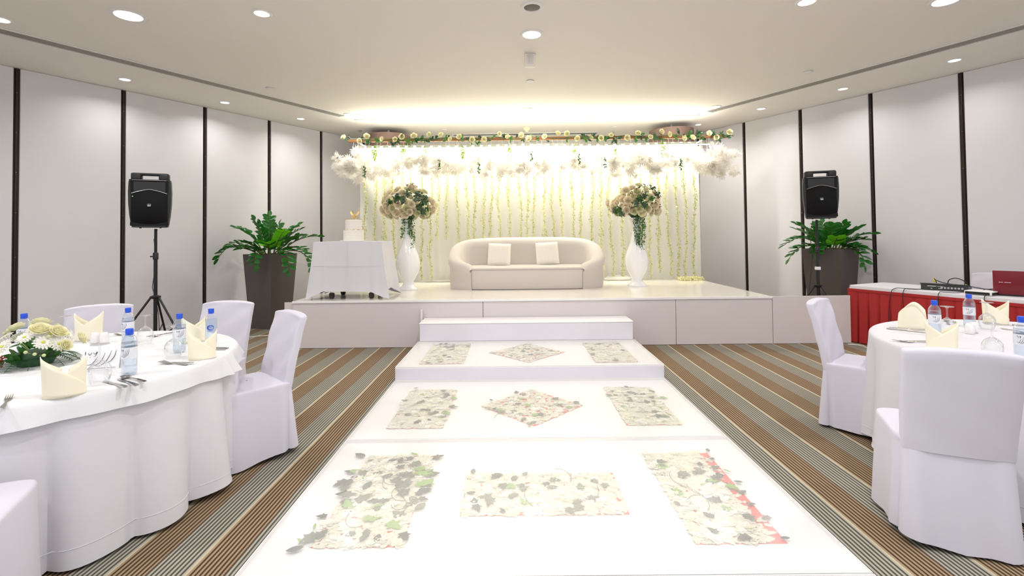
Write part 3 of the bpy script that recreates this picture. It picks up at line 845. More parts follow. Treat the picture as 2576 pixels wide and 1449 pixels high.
def cushion(loc, rz, lean, label):
    n = 14; m = MB(); S = .185
    for sgn in (1, -1):
        g = []
        for i in range(n + 1):
            row = []
            for j in range(n + 1):
                u, v = 2 * i / n - 1, 2 * j / n - 1
                k = 1 - .07 * (1 - v * v) * u * u
                k2 = 1 - .07 * (1 - u * u) * v * v
                th = .065 * max(0, (1 - u ** 4) * (1 - v ** 4)) ** .55
                th += .004 * math.sin(u * 17 + v * 3) * (abs(v) ** 2) * (1 - u * u) * (1 - v * v) * 4
                row.append((u * S * k2 * 1.0, sgn * th, v * S * k))
            g.append(row)
        if sgn < 0: g = g[::-1]
        m.loft(g, closed=False)
    m.v = [tuple(Matrix.Rotation(lean, 4, 'X') @ Vector(p)) for p in m.v]
    o = m.build('cushion', 'cushion', None, 80)
    o.location = loc; o.rotation_euler = (0, rz, 0)
    tag(o, label, 'cushion')
cushion((-.235, 7.99, SH + .53), 0.05, -.30, 'square cream cushion on the left of the sofa')
cushion((.555, 8.01, SH + .54), -.05, -.30, 'square cream cushion on the right of the sofa')

# ------------------------------------------------------------------ vases and bouquets
VP = [(.001, .0), (.148, .0), (.152, .012), (.14, .03), (.10, .065), (.082, .10), (.088, .14), (.125, .20), (.165, .28), (.185, .37), (.184, .44), (.165, .53), (.13, .62), (.095, .71), (.074, .80), (.066, .88), (.066, .95), (.074, 1.02), (.092, 1.07), (.112, 1.10), (.104, 1.10), (.07, 1.02), (.058, .95), (.05, .7)]
VM = MB().lathe(VP, 40).mesh('tall_vase', 'vase', 60)
def spray_small(seed, m, n, s):
    R = random.Random(seed); mb = MB()
    for i in range(n):
        c = Vector((R.uniform(-1, 1), R.uniform(-1, 1), R.uniform(0, 1)))
        M = align(c * .5, (R.gauss(0, 1), R.gauss(0, 1), R.gauss(.5, 1)), 0, s * R.uniform(.7, 1.2))
        mb.add([(0, 0, 0), (-.5, .1, .5), (0, 0, 1), (.5, .1, .5)], [(0, 1, 2), (0, 2, 3)], M)
    return mb.mesh('leaf_clump', m, 60)
EU = [spray_small(k, 'eucalyptus', 34, .42) for k in range(3)] + [spray_small(9, 'leaf_green', 30, .45)]
def berry_mesh(seed):
    R = random.Random(seed); mb = MB()
    for i in range(7):
        d = Vector((R.gauss(0, .5), R.gauss(0, .5), 1)) * R.uniform(.5, 1.1)
        mb.tube([(0, 0, 0), d], .03, 4); mb.ball(d, R.uniform(.12, .2), 6, 4)
    return mb.mesh('berry_sprig', 'berry', 60)
BE = [berry_mesh(k) for k in range(3)]
def bouquet(cx, cy, label, seed, greens, tall, vlabel):
    v = link('tall_vase', VM); v.location = (cx, cy, SH); tag(v, vlabel, 'vase')
    t = empty('bouquet', (cx, cy, SH + 1.10), 0, label, 'bouquet')
    R = random.Random(seed)
    MB().lathe([(.04, -.16), (.055, -.02), (.12, .06), (.22, .14), (.001, .2)], 16).build('foam', 'leaf_dark', t)
    N = 120
    for i in range(N):
        u = 1 - 2 * (i + .5) / N; a = i * 2.399963
        if u < -.55: continue
        s = math.sqrt(1 - u * u)
        d = Vector((s * math.cos(a), s * math.sin(a), u))
        wob = 1 + .14 * math.sin(a * 3 + seed) * math.cos(u * 4) + R.uniform(-.07, .07)
        p = Vector((d.x * .365, d.y * .33, .165 + (d.z * .30 if d.z > 0 else d.z * .17))) * wob
        g = any((p - Vector(c)).length < r for c, r in greens)
        if g:
            link('leaf_clump', EU[R.randrange(3)] if R.random() < .8 else EU[3], t, align(p, d, R.uniform(0, 6), R.uniform(.07, .1)))
            if R.random() < .5: link('leaf_clump', EU[R.randrange(4)], t, align(p * .93, d, R.uniform(0, 6), .09))
        else:
            kind = R.choices(('rose_blush', 'rose_green', 'rose_cream'), (7, 1.5, 1.5))[0]
            link('rose', R.choice(ROSE[kind]), t, align(p, d + Vector((0, -.25, .0)), R.uniform(0, 6), R.uniform(.052, .072)))
            if R.random() < .2: link('berry_sprig', R.choice(BE), t, align(p * 1.02 + Vector((0, 0, .02)), d + Vector((R.uniform(-.5, .5), 0, R.uniform(-.3, .5))), 0, .045))
            if R.random() < .2: link('leaf_spray', R.choice(SPRAY), t, align(p * .97, d, R.uniform(0, 6), .07))
    iv = MB(); st_ = MB()
    for k in range(7):
        a0 = R.uniform(-2.4, -.7); L = R.uniform(.25, tall)
        pts = [Vector(((.085 + .03 * min(1, q * 4) - .015 * q) * math.cos(a0) * (1 if k % 3 else 1.2) + .02 * math.sin(q * 7 + k), (.11 + .015 * math.sin(q * 5 + k)) * math.sin(a0) - .0, .03 - q)) for q in [L * i / 10 for i in range(11)]]
        st_.tube(pts, .0018, 4)
        for i in range(int(L * 130)):
            q = R.random() * 9.99; i0 = int(q); p = pts[i0].lerp(pts[i0 + 1], q - i0)
            p = p + Vector((R.uniform(-.03, .03), R.uniform(-.03, .005), R.uniform(-.01, .01)))
            M = align(p, (R.gauss(0, 1), R.gauss(-.6, .6), R.gauss(-.6, 1)), R.uniform(0, 6), R.uniform(.018, .03))
            iv.add([(0, 0, 0), (-.45, .1, .25), (-.25, 0, .7), (0, 0, 1), (.25, 0, .7), (.45, .1, .25)], [(0, 1, 2, 3), (0, 3, 4, 5)], M)
    tag(iv.build('trailing_ivy', 'leaf_green', t, 60), kind='stuff'); st_.build('ivy_stems', 'leaf_dark', t)
bouquet(-1.665, 7.66, 'dome of blush roses and eucalyptus in the left vase, ivy trailing down', 2, [((-.14, -.28, .30), .11), ((.24, -.20, .25), .15), ((.02, -.3, .32), .08)], .55, 'tall white glossy vase left of the sofa')
bouquet(1.99, 7.86, 'dome of blush roses with a blue-green eucalyptus tuft in the right vase, ivy trailing down', 5, [((.03, -.3, .29), .14), ((-.30, -.12, .12), .10), ((.24, -.12, .40), .10)], .6, 'tall white glossy vase right of the sofa')

# ------------------------------------------------------------------ cake table
CX, CY = -2.235, 6.82
t = empty('cake_table', (CX, CY, SH), 0, 'small table under a white cloth at the left end of the stage', 'table')
MB().rbox(-.44, .44, -.27, .27, .74, .765, .005, 1).build('table_top', 'dark_base', t)
for x in (-.24, .30):
    for y in (-.22, .22):
        leg = MB().tube([(x, y, .06), (x, y, .745)], .018, 10).build('leg', 'chrome', t)
        MB().lathe([(.001, .0), (.026, .004), (.036, .03), (.036, .075), (.012, .085)], 16, TM((x, y, 0))).build('foot', 'dark_base', leg)
cl = empty('cake_tablecloth', (CX, CY, SH), 0, 'white cloth with ironed creases draped over the small cake table', 'tablecloth')
def rect_loop(a, b, N):
    out = []; per = 4 * (a + b)
    for i in range(N):
        s = per * i / N
        if s < 2 * b: out.append((a, -b + s, 1, 0))
        elif s < 2 * b + 2 * a: out.append((a - (s - 2 * b), b, 0, 1))
        elif s < 4 * b + 2 * a: out.append((-a, b - (s - 2 * b - 2 * a), -1, 0))
        else: out.append((-a + (s - 4 * b - 2 * a), -b, 0, -1))
    return out
Nn = 240; base = rect_loop(.462, .295, Nn)
loops = []
for li in range(15):
    q = li / 14
    row = []
    for (x, y, nx, ny) in base:
        ex, ey = abs(x) / .462, abs(y) / .295
        corner = max(0, (min(ex, ey) - .62) / .38) if max(ex, ey) > .99 else 0
        d = Vector((x, y)).normalized()
        hem = .105 - .10 * corner ** 1.3
        z = .775 - (.775 - hem) * q
        fl = .012 * q + corner ** 1.5 * .10 * q ** 1.3
        f = .010 * math.sin(x * 17 + y * 23) * q + (.022 * math.sin((x - y) * 42) * corner * q)
        ddx = nx * (1 - corner) + d.x * corner; ddy = ny * (1 - corner) + d.y * corner
        if x < -.3 and y < 0: fl += .03 * q; z += .03 * q * math.sin(y * 40) * (1 - corner)
        row.append((x + ddx * (fl + f), y + ddy * (fl * .45 + f * .6), z))
    loops.append(row)
top = [(x * .985, y * .98, .7775) for x, y, _, _ in base]
MB().loft([top, loops[0]][::1] + loops[1:], True, True, False).build('cloth', 'cloth', cl, 60)
m_ = MB()
m_.tube([(.0, -.298 - .02 * q - .006, .775 - .65 * q) for q in [i / 8 for i in range(9)]], .0022, 4)
m_.tube([(-.46 + .92 * i / 10, -.302 - .01, .45) for i in range(11)], .0018, 4)
m_.build('crease', 'cloth', cl)
ck = empty('wedding_cake', (CX - .005, CY - .02, SH + .779), 0, 'two-tier white cake with ribbed icing, gold crumbs and a gold butterfly', 'cake')
MB().lathe([(.001, .0), (.185, .0), (.188, .006), (.185, .012), (.001, .012)], 40).build('cake_board', 'china', ck)
def tier(r, z0, h, n):
    p = [(.001, z0), (r, z0)]
    for i in range(n):
        z = z0 + h * i / n; d = h / n
        p += [(r, z + d * .1), (r + .004, z + d * .5), (r, z + d * .9)]
    p += [(r - .004, z0 + h), (.001, z0 + h)]
    return MB().lathe(p, 48)
a = tier(.138, .012, .145, 7).build('lower_tier', 'icing', ck, 80)
b = tier(.112, .157, .145, 7).build('upper_tier', 'icing', ck, 80)
R = random.Random(3)
for par, r, z in ((a, .136, .158), (b, .110, .303)):
    m_ = MB()
    for k in range(110):
        an = R.uniform(0, 6.28); rad = r - abs(R.gauss(0, .006)) + .002
        m_.ball((rad * math.cos(an), rad * math.sin(an), z + R.uniform(-.004, .006)), R.uniform(.0025, .006), 5, 3)
    tag(m_.build('gold_crumbs', 'gold', par), kind='stuff')
bt = MB().tube([(.02, -.02, .30), (.02, -.02, .345)], .003, 6).tube([(.02, -.035, .33), (.02, -.01, .385)], .005, 6).build('butterfly_topper', 'gold', ck)
for s in (-1, 1):
    w = MB().add([(.02, -.02, .335), (.02 + s * .030, -.03, .31), (.02 + s * .050, -.03, .335), (.02 + s * .035, -.025, .36), (.02 + s * .065, -.01, .395), (.02 + s * .055, .0, .43), (.02 + s * .03, -.01, .415), (.02 + s * .005, -.02, .36)], [(0, 1, 2, 3), (0, 3, 4, 5, 6, 7)])
    w.v += [(x, y + .003, z) for x, y, z in w.v]; w.f += [tuple(i + 8 for i in f[::-1]) for f in w.f]
    w.build('wing', 'gold', bt, 0)

# ------------------------------------------------------------------ planters with leafy plants
LZ = []
for k, mm in ((0, 'zz_leaf'), (1, 'zz_leaf'), (2, 'zz_young')):
    pts = [(.01, 0), (.20, .14), (.30, .38), (.28, .64), (.15, .87), (.005, 1.0)]
    LZ.append(leaf_outline_mesh('leaf', pts, mm, .5 if k == 1 else .25))
def plant(loc, rz, label, fronds, seed):
    t = empty('potted_plant', loc, rz, label, 'plant')
    R = random.Random(seed)
    b0, b1, Hh = .215, .285, 1.2
    sq = lambda r, z: [(-r, -r, z), (r, -r, z), (r, r, z), (-r, r, z)]
    MB().loft([sq(b0, .0), sq(b1, Hh), sq(b1 - .018, Hh), sq(b1 - .03, Hh - .1)], True, True, False).build('planter', 'planter', t, 20)
    MB().loft([sq(b1 - .026, Hh - .06), sq(.001, Hh - .055)], True).build('soil', 'soil', t, 0)
    Mi = Matrix.Rotation(-rz, 4, 'Z')
    for (a, L, el, droop, n, kind) in fronds:
        # a: world azimuth, el: start elevation, droop: bend per metre
        p = Mi @ Vector((.10 * math.cos(a), .10 * math.sin(a), 0)); p.z = Hh - .06
        d = Mi @ Vector((math.cos(a) * math.cos(el), math.sin(a) * math.cos(el), math.sin(el)))
        pts = [p.copy()]; dirs = [d.copy()]
        S = 14
        for i in range(S):
            el2 = el - droop * (i / S) ** 1.3
            d = Mi @ Vector((math.cos(a + .15 * math.sin(i * .4)) * math.cos(el2), math.sin(a + .15 * math.sin(i * .4)) * math.cos(el2), math.sin(el2)))
            p = p + d * (L / S); pts.append(p.copy()); dirs.append(d.copy())
        st_ = MB().tube(pts, [.011 - .008 * i / S for i in range(S + 1)], 6).build('stem', 'zz_stem', t)
        for i in range(n):
            q = (.28 + .72 * (i + .5) / n) * S; i0 = min(S - 1, int(q)); pp_ = pts[i0].lerp(pts[i0 + 1], q - i0); dd = dirs[i0]
            side = dd.cross(Vector((0, 0, 1)))
            side = side.normalized() if side.length > .1 else Vector((1, 0, 0))
            upn = side.cross(dd).normalized()
            s = 1 if i % 2 else -1
            upn = (upn + side * R.uniform(-.7, .7)).normalized()
            ld = (dd * .55 + side * s * .8 + upn * R.uniform(-.1, .25)).normalized()
            if i == n - 1: ld = dd
            X_ = ld.cross(upn).normalized(); Z_ = X_.cross(ld)
            l = (.146 if kind < 2 else .16) * (1 - .35 * abs(i / n - .35)) * R.uniform(.9, 1.1)
            M = Matrix(((X_.x * l, ld.x * l, Z_.x * l, pp_.x), (X_.y * l, ld.y * l, Z_.y * l, pp_.y), (X_.z * l, ld.z * l, Z_.z * l, pp_.z), (0, 0, 0, 1)))
            link('leaf', LZ[kind if R.random() < .8 else min(1, kind)], st_, M)
D = math.radians
FL = [(D(195), .85, D(50), 2.3, 16, 0), (D(180), .75, D(70), 1.1, 16, 1), (D(120), .75, D(80), .4, 16, 0), (D(250), .66, D(82), .5, 15, 1), (D(225), .62, D(60), 1.6, 14, 0), (D(270), .66, D(50), 3.0, 14, 0), (D(285), .50, D(65), 1.6, 13, 2), (D(320), .60, D(70), 1.0, 14, 2),
      (D(350), .66, D(62), 1.2, 15, 0), (D(10), .78, D(52), 1.1, 16, 0), (D(335), .70, D(35), 1.1, 14, 0), (D(315), .85, D(40), 2.7, 15, 0), (D(345), .98, D(32), 2.6, 17, 0), (D(60), .70, D(70), .8, 14, 1), (D(210), .52, D(38), .8, 13, 1), (D(90), .60, D(82), .5, 13, 0), (D(245), .52, D(45), 1.2, 12, 1), (D(30), .60, D(75), 1.0, 13, 0)]
plant((-4.02, 8.02, 0), D(-17), 'leafy green plant in a tall tapered dark planter left of the stage', FL, 3)
FR = [(D(190), .82, D(48), 1.7, 17, 0), (D(185), .72, D(35), 2.0, 14, 0), (D(170), .60, D(70), .9, 14, 1), (D(215), .45, D(50), 2.3, 12, 0), (D(270), .50, D(75), .6, 14, 0), (D(240), .52, D(72), .8, 14, 1), (D(300), .52, D(72), 1.0, 14, 0), (D(330), .55, D(60), 1.2, 14, 0), (D(350), .48, D(52), 1.2, 12, 1), (D(20), .40, D(66), 1.0, 12, 0), (D(60), .40, D(76), .6, 12, 0), (D(100), .45, D(78), .5, 12, 1),
      (D(140), .55, D(65), .9, 13, 0), (D(285), .6, D(30), 2.4, 13, 0), (D(285), .42, D(40), 1.3, 12, 1), (D(250), .40, D(60), 1.0, 10, 2), (D(320), .45, D(35), 1.4, 12, 0), (D(80), .50, D(80), .3, 12, 0)]
plant((4.93, 7.57, 0), D(32), 'leafy green plant in a tall dark planter behind the right loudspeaker', FR, 7)

# ------------------------------------------------------------------ loudspeakers
def loudspeaker(loc, rz, label, led):
    t = empty('loudspeaker', loc, rz, label, 'loudspeaker')
    t.scale = (1, 1, .94)
    def outline(s, z):   # half width by height
        return s
    zs = [0, .04, .15, .3, .45, .58, .66, .70]
    hw = [.175, .185, .200, .212, .215, .210, .203, .190]
    loops = []
    for z, w in zip(zs, hw):
        loops.append([(-w, -.16, z), (-w + .015, -.175, z), (w - .015, -.175, z), (w, -.16, z), (w * .98, -.06, z), (w * .62, .16, z), (-w * .62, .16, z), (-w * .98, -.06, z)])
    # cabinet body up to the handle, then a handle bridge over an opening
    body = MB().loft(loops[:6] + [[(x, y, .615) for x, y, z in loops[6]]], True, True, True)
    body.build('cabinet', 'speaker', t, 30)
    h = MB()
    h.rbox(-.190, -.085, -.168, -.06, .606, .70, .02, 3)
    h.rbox(.085, .190, -.168, -.06, .606, .70, .02, 3)
    h.rbox(-.178, .178, -.166, -.08, .668, .701, .014, 3)
    h.build('handle', 'speaker', t, 40)
    fz = lambda x, a, b: a + b * (1 - (x / .17) ** 2)
    # recessed horn mouth, glossy
    hn = [[(x, -.1775, z) for x, z in ((-.185, .44), (-.192, .595), (.192, .595), (.185, .44))]]
    MB().add([(-.186, -.1762, .43), (.186, -.1762, .43), (.19, -.1762, .60), (-.19, -.1762, .60), (-.12, -.165, .46), (.12, -.165, .46), (.12, -.165, .575), (-.12, -.165, .575), (-.05, -.13, .50), (.05, -.13, .50), (.05, -.13, .55), (-.05, -.13, .55)],
             [(0, 1, 5, 4), (1, 2, 6, 5), (2, 3, 7, 6), (3, 0, 4, 7), (4, 5, 9, 8), (5, 6, 10, 9), (6, 7, 11, 10), (7, 4, 8, 11), (8, 9, 10, 11)], TM((0, -.004, 0))).build('horn', 'speaker_black', t, 0)
    # curved grille bulging forward
    n = 20; g = []
    for i in range(n + 1):
        x = -.182 + .364 * i / n
        zt = .425 + .055 * (1 - abs(x / .182) ** 1.4)
        zb = .075 - .035 * (1 - (x / .182) ** 2)
        b = .018 * (1 - (x / .182) ** 2)
        g.append([(x * (.96 if False else 1), -.176, zb), (x, -.180 - b * .6, zb + .01), (x, -.181 - b, (zt + zb) / 2), (x, -.180 - b * .6, zt - .01), (x, -.176, zt)])
    gr = MB().loft(g, closed=False).build('grille', 'speaker_grille', t, 60)
    MB().tube([(x, -.188, .43 + .055 * (1 - abs(x / .182) ** 1.4)) for x in [-.175 + .35 * i / 16 for i in range(17)]], .0035, 6).build('silver_arc', 'silver', t)
    MB().rbox(-.17, .17, -.19, -.172, .600, .606, .002, 1).build('silver_ledge', 'silver', t)
    MB().rbox(-.19, .19, -.1775, -.172, .02, .07, .002, 1).build('lower_panel', 'speaker_black', t)
    bd = MB().rbox(-.018, .018, -.207, -.198, .265, .300, .003, 1).build('badge', 'silver', gr)
    MB().add([(-.013, -.2085, .283), (-.004, -.2085, .292), (.013, -.2085, .296), (.013, -.2085, .290), (.003, -.2085, .284)], [(0, 4, 3, 2, 1)]).rbox(-.014, .014, -.2078, -.206, .281, .297, .001, 1).build('badge_mark', 'speaker_black', gr, 0)
    MB().add([(-.012, -.2092, .284), (-.002, -.2092, .293), (.012, -.2092, .2885), (.002, -.2092, .2865)], [(0, 3, 2, 1)]).build('badge_emblem', 'silver', gr, 0)
    if led: MB().ball((-.165, -.181, .395), .004, 8, 6).build('status_lamp', 'green_led', t)
    for x in (-.1, .1): MB().lathe([(.001, -.012), (.012, -.012), (.012, .0)], 10, TM((x, -.12, 0))).build('foot', 'black', t)
def tripod(loc, rz, zt, label, hub):
    t = empty('speaker_stand', loc, rz, label, 'speaker stand')
    MB().tube([(0, 0, .10), (0, 0, hub + .5)], .021, 14).build('outer_pole', 'black', t)
    MB().tube([(0, 0, hub + .45), (0, 0, zt)], .0165, 12).build('inner_pole', 'black', t)
    MB().lathe([(.022, hub + .46), (.03, hub + .465), (.03, hub + .54), (.022, hub + .55)], 16).build('collar', 'black', t)
    MB().tube([(-.025, 0, hub + .5), (-.06, -.01, hub + .5)], .009, 8).build('knob', 'black', t)
    MB().lathe([(.022, hub - .03), (.055, hub - .02), (.06, hub + .005), (.022, hub + .02)], 16).build('hub', 'black', t)
    MB().lathe([(.022, .20), (.035, .205), (.035, .235), (.022, .24)], 12).build('lower_collar', 'black', t)
    for k in range(3):
        a = PI / 2 + .35 + 2 * PI * k / 3
        c, s = math.cos(a), math.sin(a)
        lg = MB().tube([(.05 * c, .05 * s, hub - .01), (.52 * c, .52 * s, .02)], .0125, 10).build('leg', 'black', t)
        MB().ball((.52 * c, .52 * s, .018), (.02, .02, .018), 10, 6).build('rubber_foot', 'black', lg)
        MB().tube([(.025 * c, .025 * s, .22), (.27 * c, .27 * s, .36)], .007, 8).build('brace', 'black', t)
loudspeaker((-4.47, 6.0, 1.60), D(26), 'black loudspeaker with a green lamp on the stand left of the stage', True)
tripod((-4.47, 6.05, 0), D(0), 1.585, 'black tripod stand under the left loudspeaker', .74)
loudspeaker((4.31, 6.85, 1.645), D(-20), 'black loudspeaker on the stand right of the stage', False)
tripod((4.31, 6.9, 0), D(62), 1.63, 'black tripod stand under the right loudspeaker, behind the white board', .70)
o = MB().tube([(-4.50, 6.12, 1.58), (-4.53, 6.1, 1.45), (-4.50, 6.09, 1.25), (-4.52, 6.09, 1.0), (-4.54, 6.09, .85), (-4.50, 6.1, .7), (-4.48, 6.12, .5), (-4.45, 6.1, .2), (-4.40, 6.12, .012), (-4.1, 6.3, .01), (-3.8, 6.6, .01)], .004, 6).build('speaker_cable', 'black')
tag(o, 'black cable hanging down the left speaker stand', 'cable')
o = MB().tube([(4.27, 6.93, 1.62), (4.25, 6.96, 1.4), (4.27, 6.95, 1.1), (4.24, 6.96, .8), (4.22, 6.99, .5), (4.23, 7.0, .012), (4.35, 7.1, .01)], .004, 6).build('speaker_cable', 'black')
tag(o, 'black cable hanging down the right speaker stand', 'cable')
o = MB().rbox(-.03, .03, -.026, .026, 0, .045, .004, 1).build('cable_tag', 'card'); o.location = (4.31, 6.9, .92)
tag(o, 'white paper tag wrapped around the right speaker stand', 'tag')

# ------------------------------------------------------------------ chairs in white covers
def chair_cover():
    t = empty('banquet_chair', (0, 0, 0), 0)
    hwid, hd = .222, .225
    N = 160
    base = []
    for (x, y, z) in se(hwid, hd, 7, N, 0, 0, 0): base.append((x, y))
    # arc-length even loop
    def skirt(z):
        q = 1 - z / .475; row = []
        for j, (x, y) in enumerate(base):
            r = Vector((x, y)); nx = r.x / hwid; ny = r.y / hd
            nrm = Vector((math.copysign(abs(nx) ** 6, nx), math.copysign(abs(ny) ** 6, ny)))
            nrm = nrm.normalized() if nrm.length > 1e-6 else r.normalized()
            fl = (.045 if nrm.y < -.5 else .022) * q
            f = q ** .8 * (.008 * math.sin(x * 34 + y * 21) + .006 * math.sin(x * 13 - y * 17))
            cr = max(0, 1 - abs(abs(x) - hwid) / .07) * max(0, 1 - abs(y + hd - .03) / .05)
            f -= .045 * cr * q ** .6
            cf = max(0, 1 - abs(abs(x) - hwid) / .05) * max(0, 1 - abs(y - hd) / .05)
            f += .02 * cf * q
            zz = z + (.02 * math.sin(x * 9 + 1) * math.sin(y * 7) * q if z < .1 else 0)
            row.append((x + nrm.x * (fl + f), y + nrm.y * (fl + f), max(.012, zz)))
        return row
    loops = [[(x * k, y * k, .482 - .018 * (1 - k) ** 2 * 0 + .012 * (1 - k)) for x, y in base] for k in (.02, .3, .6, .85, .95)]
    loops += [[(x * .99, y * .99, .478) for x, y in base], [(x, y, .468) for x, y in base]]
    loops += [skirt(z) for z in (.455, .42, .36, .29, .22, .15, .09, .025)]
    MB().loft(loops, True, False, False).build('seat_cover', 'chair_cloth', t, 80)
    bl = []
    for i in range(15):
        z = .43 + (.895 - .43) * i / 14
        q = (z - .45) / .45
        w = .205 + .012 * q; yc = -.20 - .085 * q - .02 * q * q; th = .042 - .008 * q
        bow = .012
        row = []
        for (x, y, _) in se(w, th, 5, 56): 
            wr = .004 * math.sin(x * 20 + z * 30) * (1 if y > 0 else .3)
            row.append((x, yc + y + wr + bow * (x / w) ** 2 * 1.2, z + (.010 * (1 - (x / w) ** 2) - .004 if i > 11 else 0)))
        bl.append(row)
    zt = .895
    for k, dz in ((.96, .012), (.85, .020), (.6, .024), (.1, .026)):
        row = []
        for (x, y, _) in se(.217, .034, 5, 56):
            ex = 1 - (1 - k) * .12
            row.append((x * (ex if k > .2 else .8), -.305 + y * k + .0144 * (x / .217) ** 2, zt + dz * (1 - .35 * (x / .217) ** 4) + .010 * (1 - (x / .217) ** 2) - .004))
        bl.append(row)
    MB().loft(bl, True, False, True).build('backrest_cover', 'chair_cloth', t, 80)
    for sx in (-1, 1):
        for sy in (-1, 1):
            x, y = sx * .165, sy * .175 - (.01 if sy < 0 else 0)
            lg = MB().tube([(x, y, .008), (x, y, .44)], .012, 8).build('leg', 'chrome', t)
            MB().lathe([(.001, .0), (.017, .001), (.018, .014), (.012, .022)], 12, TM((x, y, 0))).build('foot_cap', 'chrome', lg)
    return t
ch0 = chair_cover()
def place_chair(x, y, deg, label, first=False):
    c = ch0 if first else dup(ch0)
    c.location = (x, y, 0); c.rotation_euler = (0, 0, D(deg)); tag(c, label, 'chair')
    return c
place_chair(-1.80, 3.27, 138, 'white covered chair seen side-on, right of the left round table', True)
place_chair(-2.42, 3.80, 177, 'white covered chair behind the left table, in front of the tall planter')
place_chair(-3.20, 3.70, -146, 'white covered chair behind the left table, below the left loudspeaker')
place_chair(-2.04, 1.71, 25, 'white covered chair in the bottom left corner, only its seat in view')
place_chair(2.59, 3.62, -137, 'white covered chair seen side-on, left of the right round table')
place_chair(2.09, 2.42, -24, 'large nearest white covered chair seen from behind at the right')
place_chair(5.66, 5.90, 113, 'white covered chair behind the laptop on the red-skirted table')

# ------------------------------------------------------------------ round tables
def round_table(x, y, r, label, rz):
    t = empty('round_table', (x, y, 0), rz, label, 'table')
    MB().lathe([(.001, .715), (r - .02, .715), (r - .012, .722), (r - .012, .738), (r - .02, .745), (.001, .745)], 64).build('table_top', 'beam_wood', t)
    for k in range(4):
        a = PI / 4 + PI / 2 * k
        MB().tube([(.45 * math.cos(a), .45 * math.sin(a), .715), (.55 * math.cos(a), .55 * math.sin(a), .0)], .015, 8).build('leg', 'black', t)
def long_cloth(x, y, r, label, folds, seed, rz=0, amp=.05):
    t = empty('tablecloth', (x, y, 0), rz, label, 'tablecloth')
    N = 360; R = random.Random(seed)
    ph = [R.uniform(0, 6.28) for _ in range(5)]
    def rad(a, q):
        w = 1.5 * abs(math.sin(folds / 2 * a + ph[0] + .5 * math.sin(2 * a + ph[1]))) ** .55 - 1 + .22 * math.sin((folds - 3) * a + ph[3])
        w *= 1 + .3 * math.sin(5 * a + ph[1])
        return r + q * .045 + amp * w * q ** .85
    loops = [[(k * r * math.cos(2 * PI * j / N), k * r * math.sin(2 * PI * j / N), z) for j in range(N)] for k, z in ((.01, .7475), (.5, .7475), (.97, .7475), (.992, .745), (1.0, .737), (1.003, .725))]
    for i in range(1, 14):
        q = i / 13; row = []
        for j in range(N):
            a = 2 * PI * j / N; rr_ = rad(a, q)
            z = .72 - .705 * q + (.02 * (1 + math.sin(3 * a + ph[4])) if i == 13 else 0)
            row.append((rr_ * math.cos(a), rr_ * math.sin(a), z))
        loops.append(row)
    MB().loft(loops, True).build('cloth', 'cloth', t, 80)
    # stitched hem near the floor
    hem = MB().tube([(((rad(2 * PI * j / 180, .88)) + .001) * math.cos(2 * PI * j / 180), ((rad(2 * PI * j / 180, .88)) + .001) * math.sin(2 * PI * j / 180), .72 - .705 * .88) for j in range(181)], .0018, 4).build('hem_stitch', 'cloth', t)
    return t
TLx, TLy, TLr = -2.665, 2.80, .925
TRx, TRy, TRr = 3.32, 2.93, .965
round_table(TLx, TLy, TLr, 'round dining table on the left under two white cloths', .2)
long_cloth(TLx, TLy, TLr, 'floor-length white cloth with deep folds on the left round table', 18, 4, .0, .07)
round_table(TRx, TRy, TRr, 'round dining table on the right under one white cloth', .2)
long_cloth(TRx, TRy, TRr, 'floor-length white cloth on the right round table', 16, 9, .4, .05)
# short overlay with a wavy hem
N = 360
loops = [[(k * TLr * math.cos(2 * PI * j / N), k * TLr * math.sin(2 * PI * j / N), z) for j in range(N)] for k, z in ((.01, .7505), (.5, .7505), (.975, .7505), (.997, .748), (1.008, .739))]
for i in range(1, 6):
    q = i / 5; row = []
    for j in range(N):
        a = 2 * PI * j / N
        drop = .088 + .010 * math.sin(5 * a + 1) + .007 * math.sin(9 * a)
        out = TLr * 1.010 + .028 * q + (.009 * math.sin(11 * a + .8 * math.sin(2 * a)) + .005 * math.sin(29 * a + 2)) * q ** 1.2
        pleat = .035 * max(0, 1 - abs(a - .22) / .05) * q + .03 * max(0, 1 - abs(a - .12) / .04) * q
        row.append(((out + pleat) * math.cos(a), (out + pleat) * math.sin(a), .739 - drop * q))
    loops.append(row)
t = MB().loft(loops, True).build('overlay_cloth', 'cloth_overlay', None, 80); t.location = (TLx, TLy, 0)
tag(t, 'short white damask overlay with a wavy hem on the left round table', 'tablecloth')

# ------------------------------------------------------------------ tableware
ZL, ZR = .7515, .7485
def bottle_meshes():
    pr = [(.001, .004), (.022, .002), (.031, .006), (.034, .018), (.034, .03), (.0325, .036), (.034, .042), (.034, .048), (.0325, .054), (.034, .060), (.034, .165), (.0325, .178), (.027, .192), (.018, .205), (.0145, .213), (.0145, .222)]
    return (MB().lathe(pr, 28).mesh('bottle_body', 'bottle', 60),
            MB().lathe([(.001, .006), (.0315, .008), (.0325, .03), (.0325, .168), (.001, .168)], 24).mesh('water', 'bottle', 60),
            MB().lathe([(.0165, .212), (.0172, .214), (.0172, .234), (.0155, .237), (.001, .237)], 24).mesh('cap', 'cap_blue', 50),
            MB().lathe([(.0347, .088), (.0347, .145)], 28).mesh('label_wrap', 'label', 60),
            MB().lathe([(.0165, .205), (.017, .206), (.017, .210), (.0165, .211)], 20).mesh('neck_ring', 'cap_blue', 60))
BM = bottle_meshes()
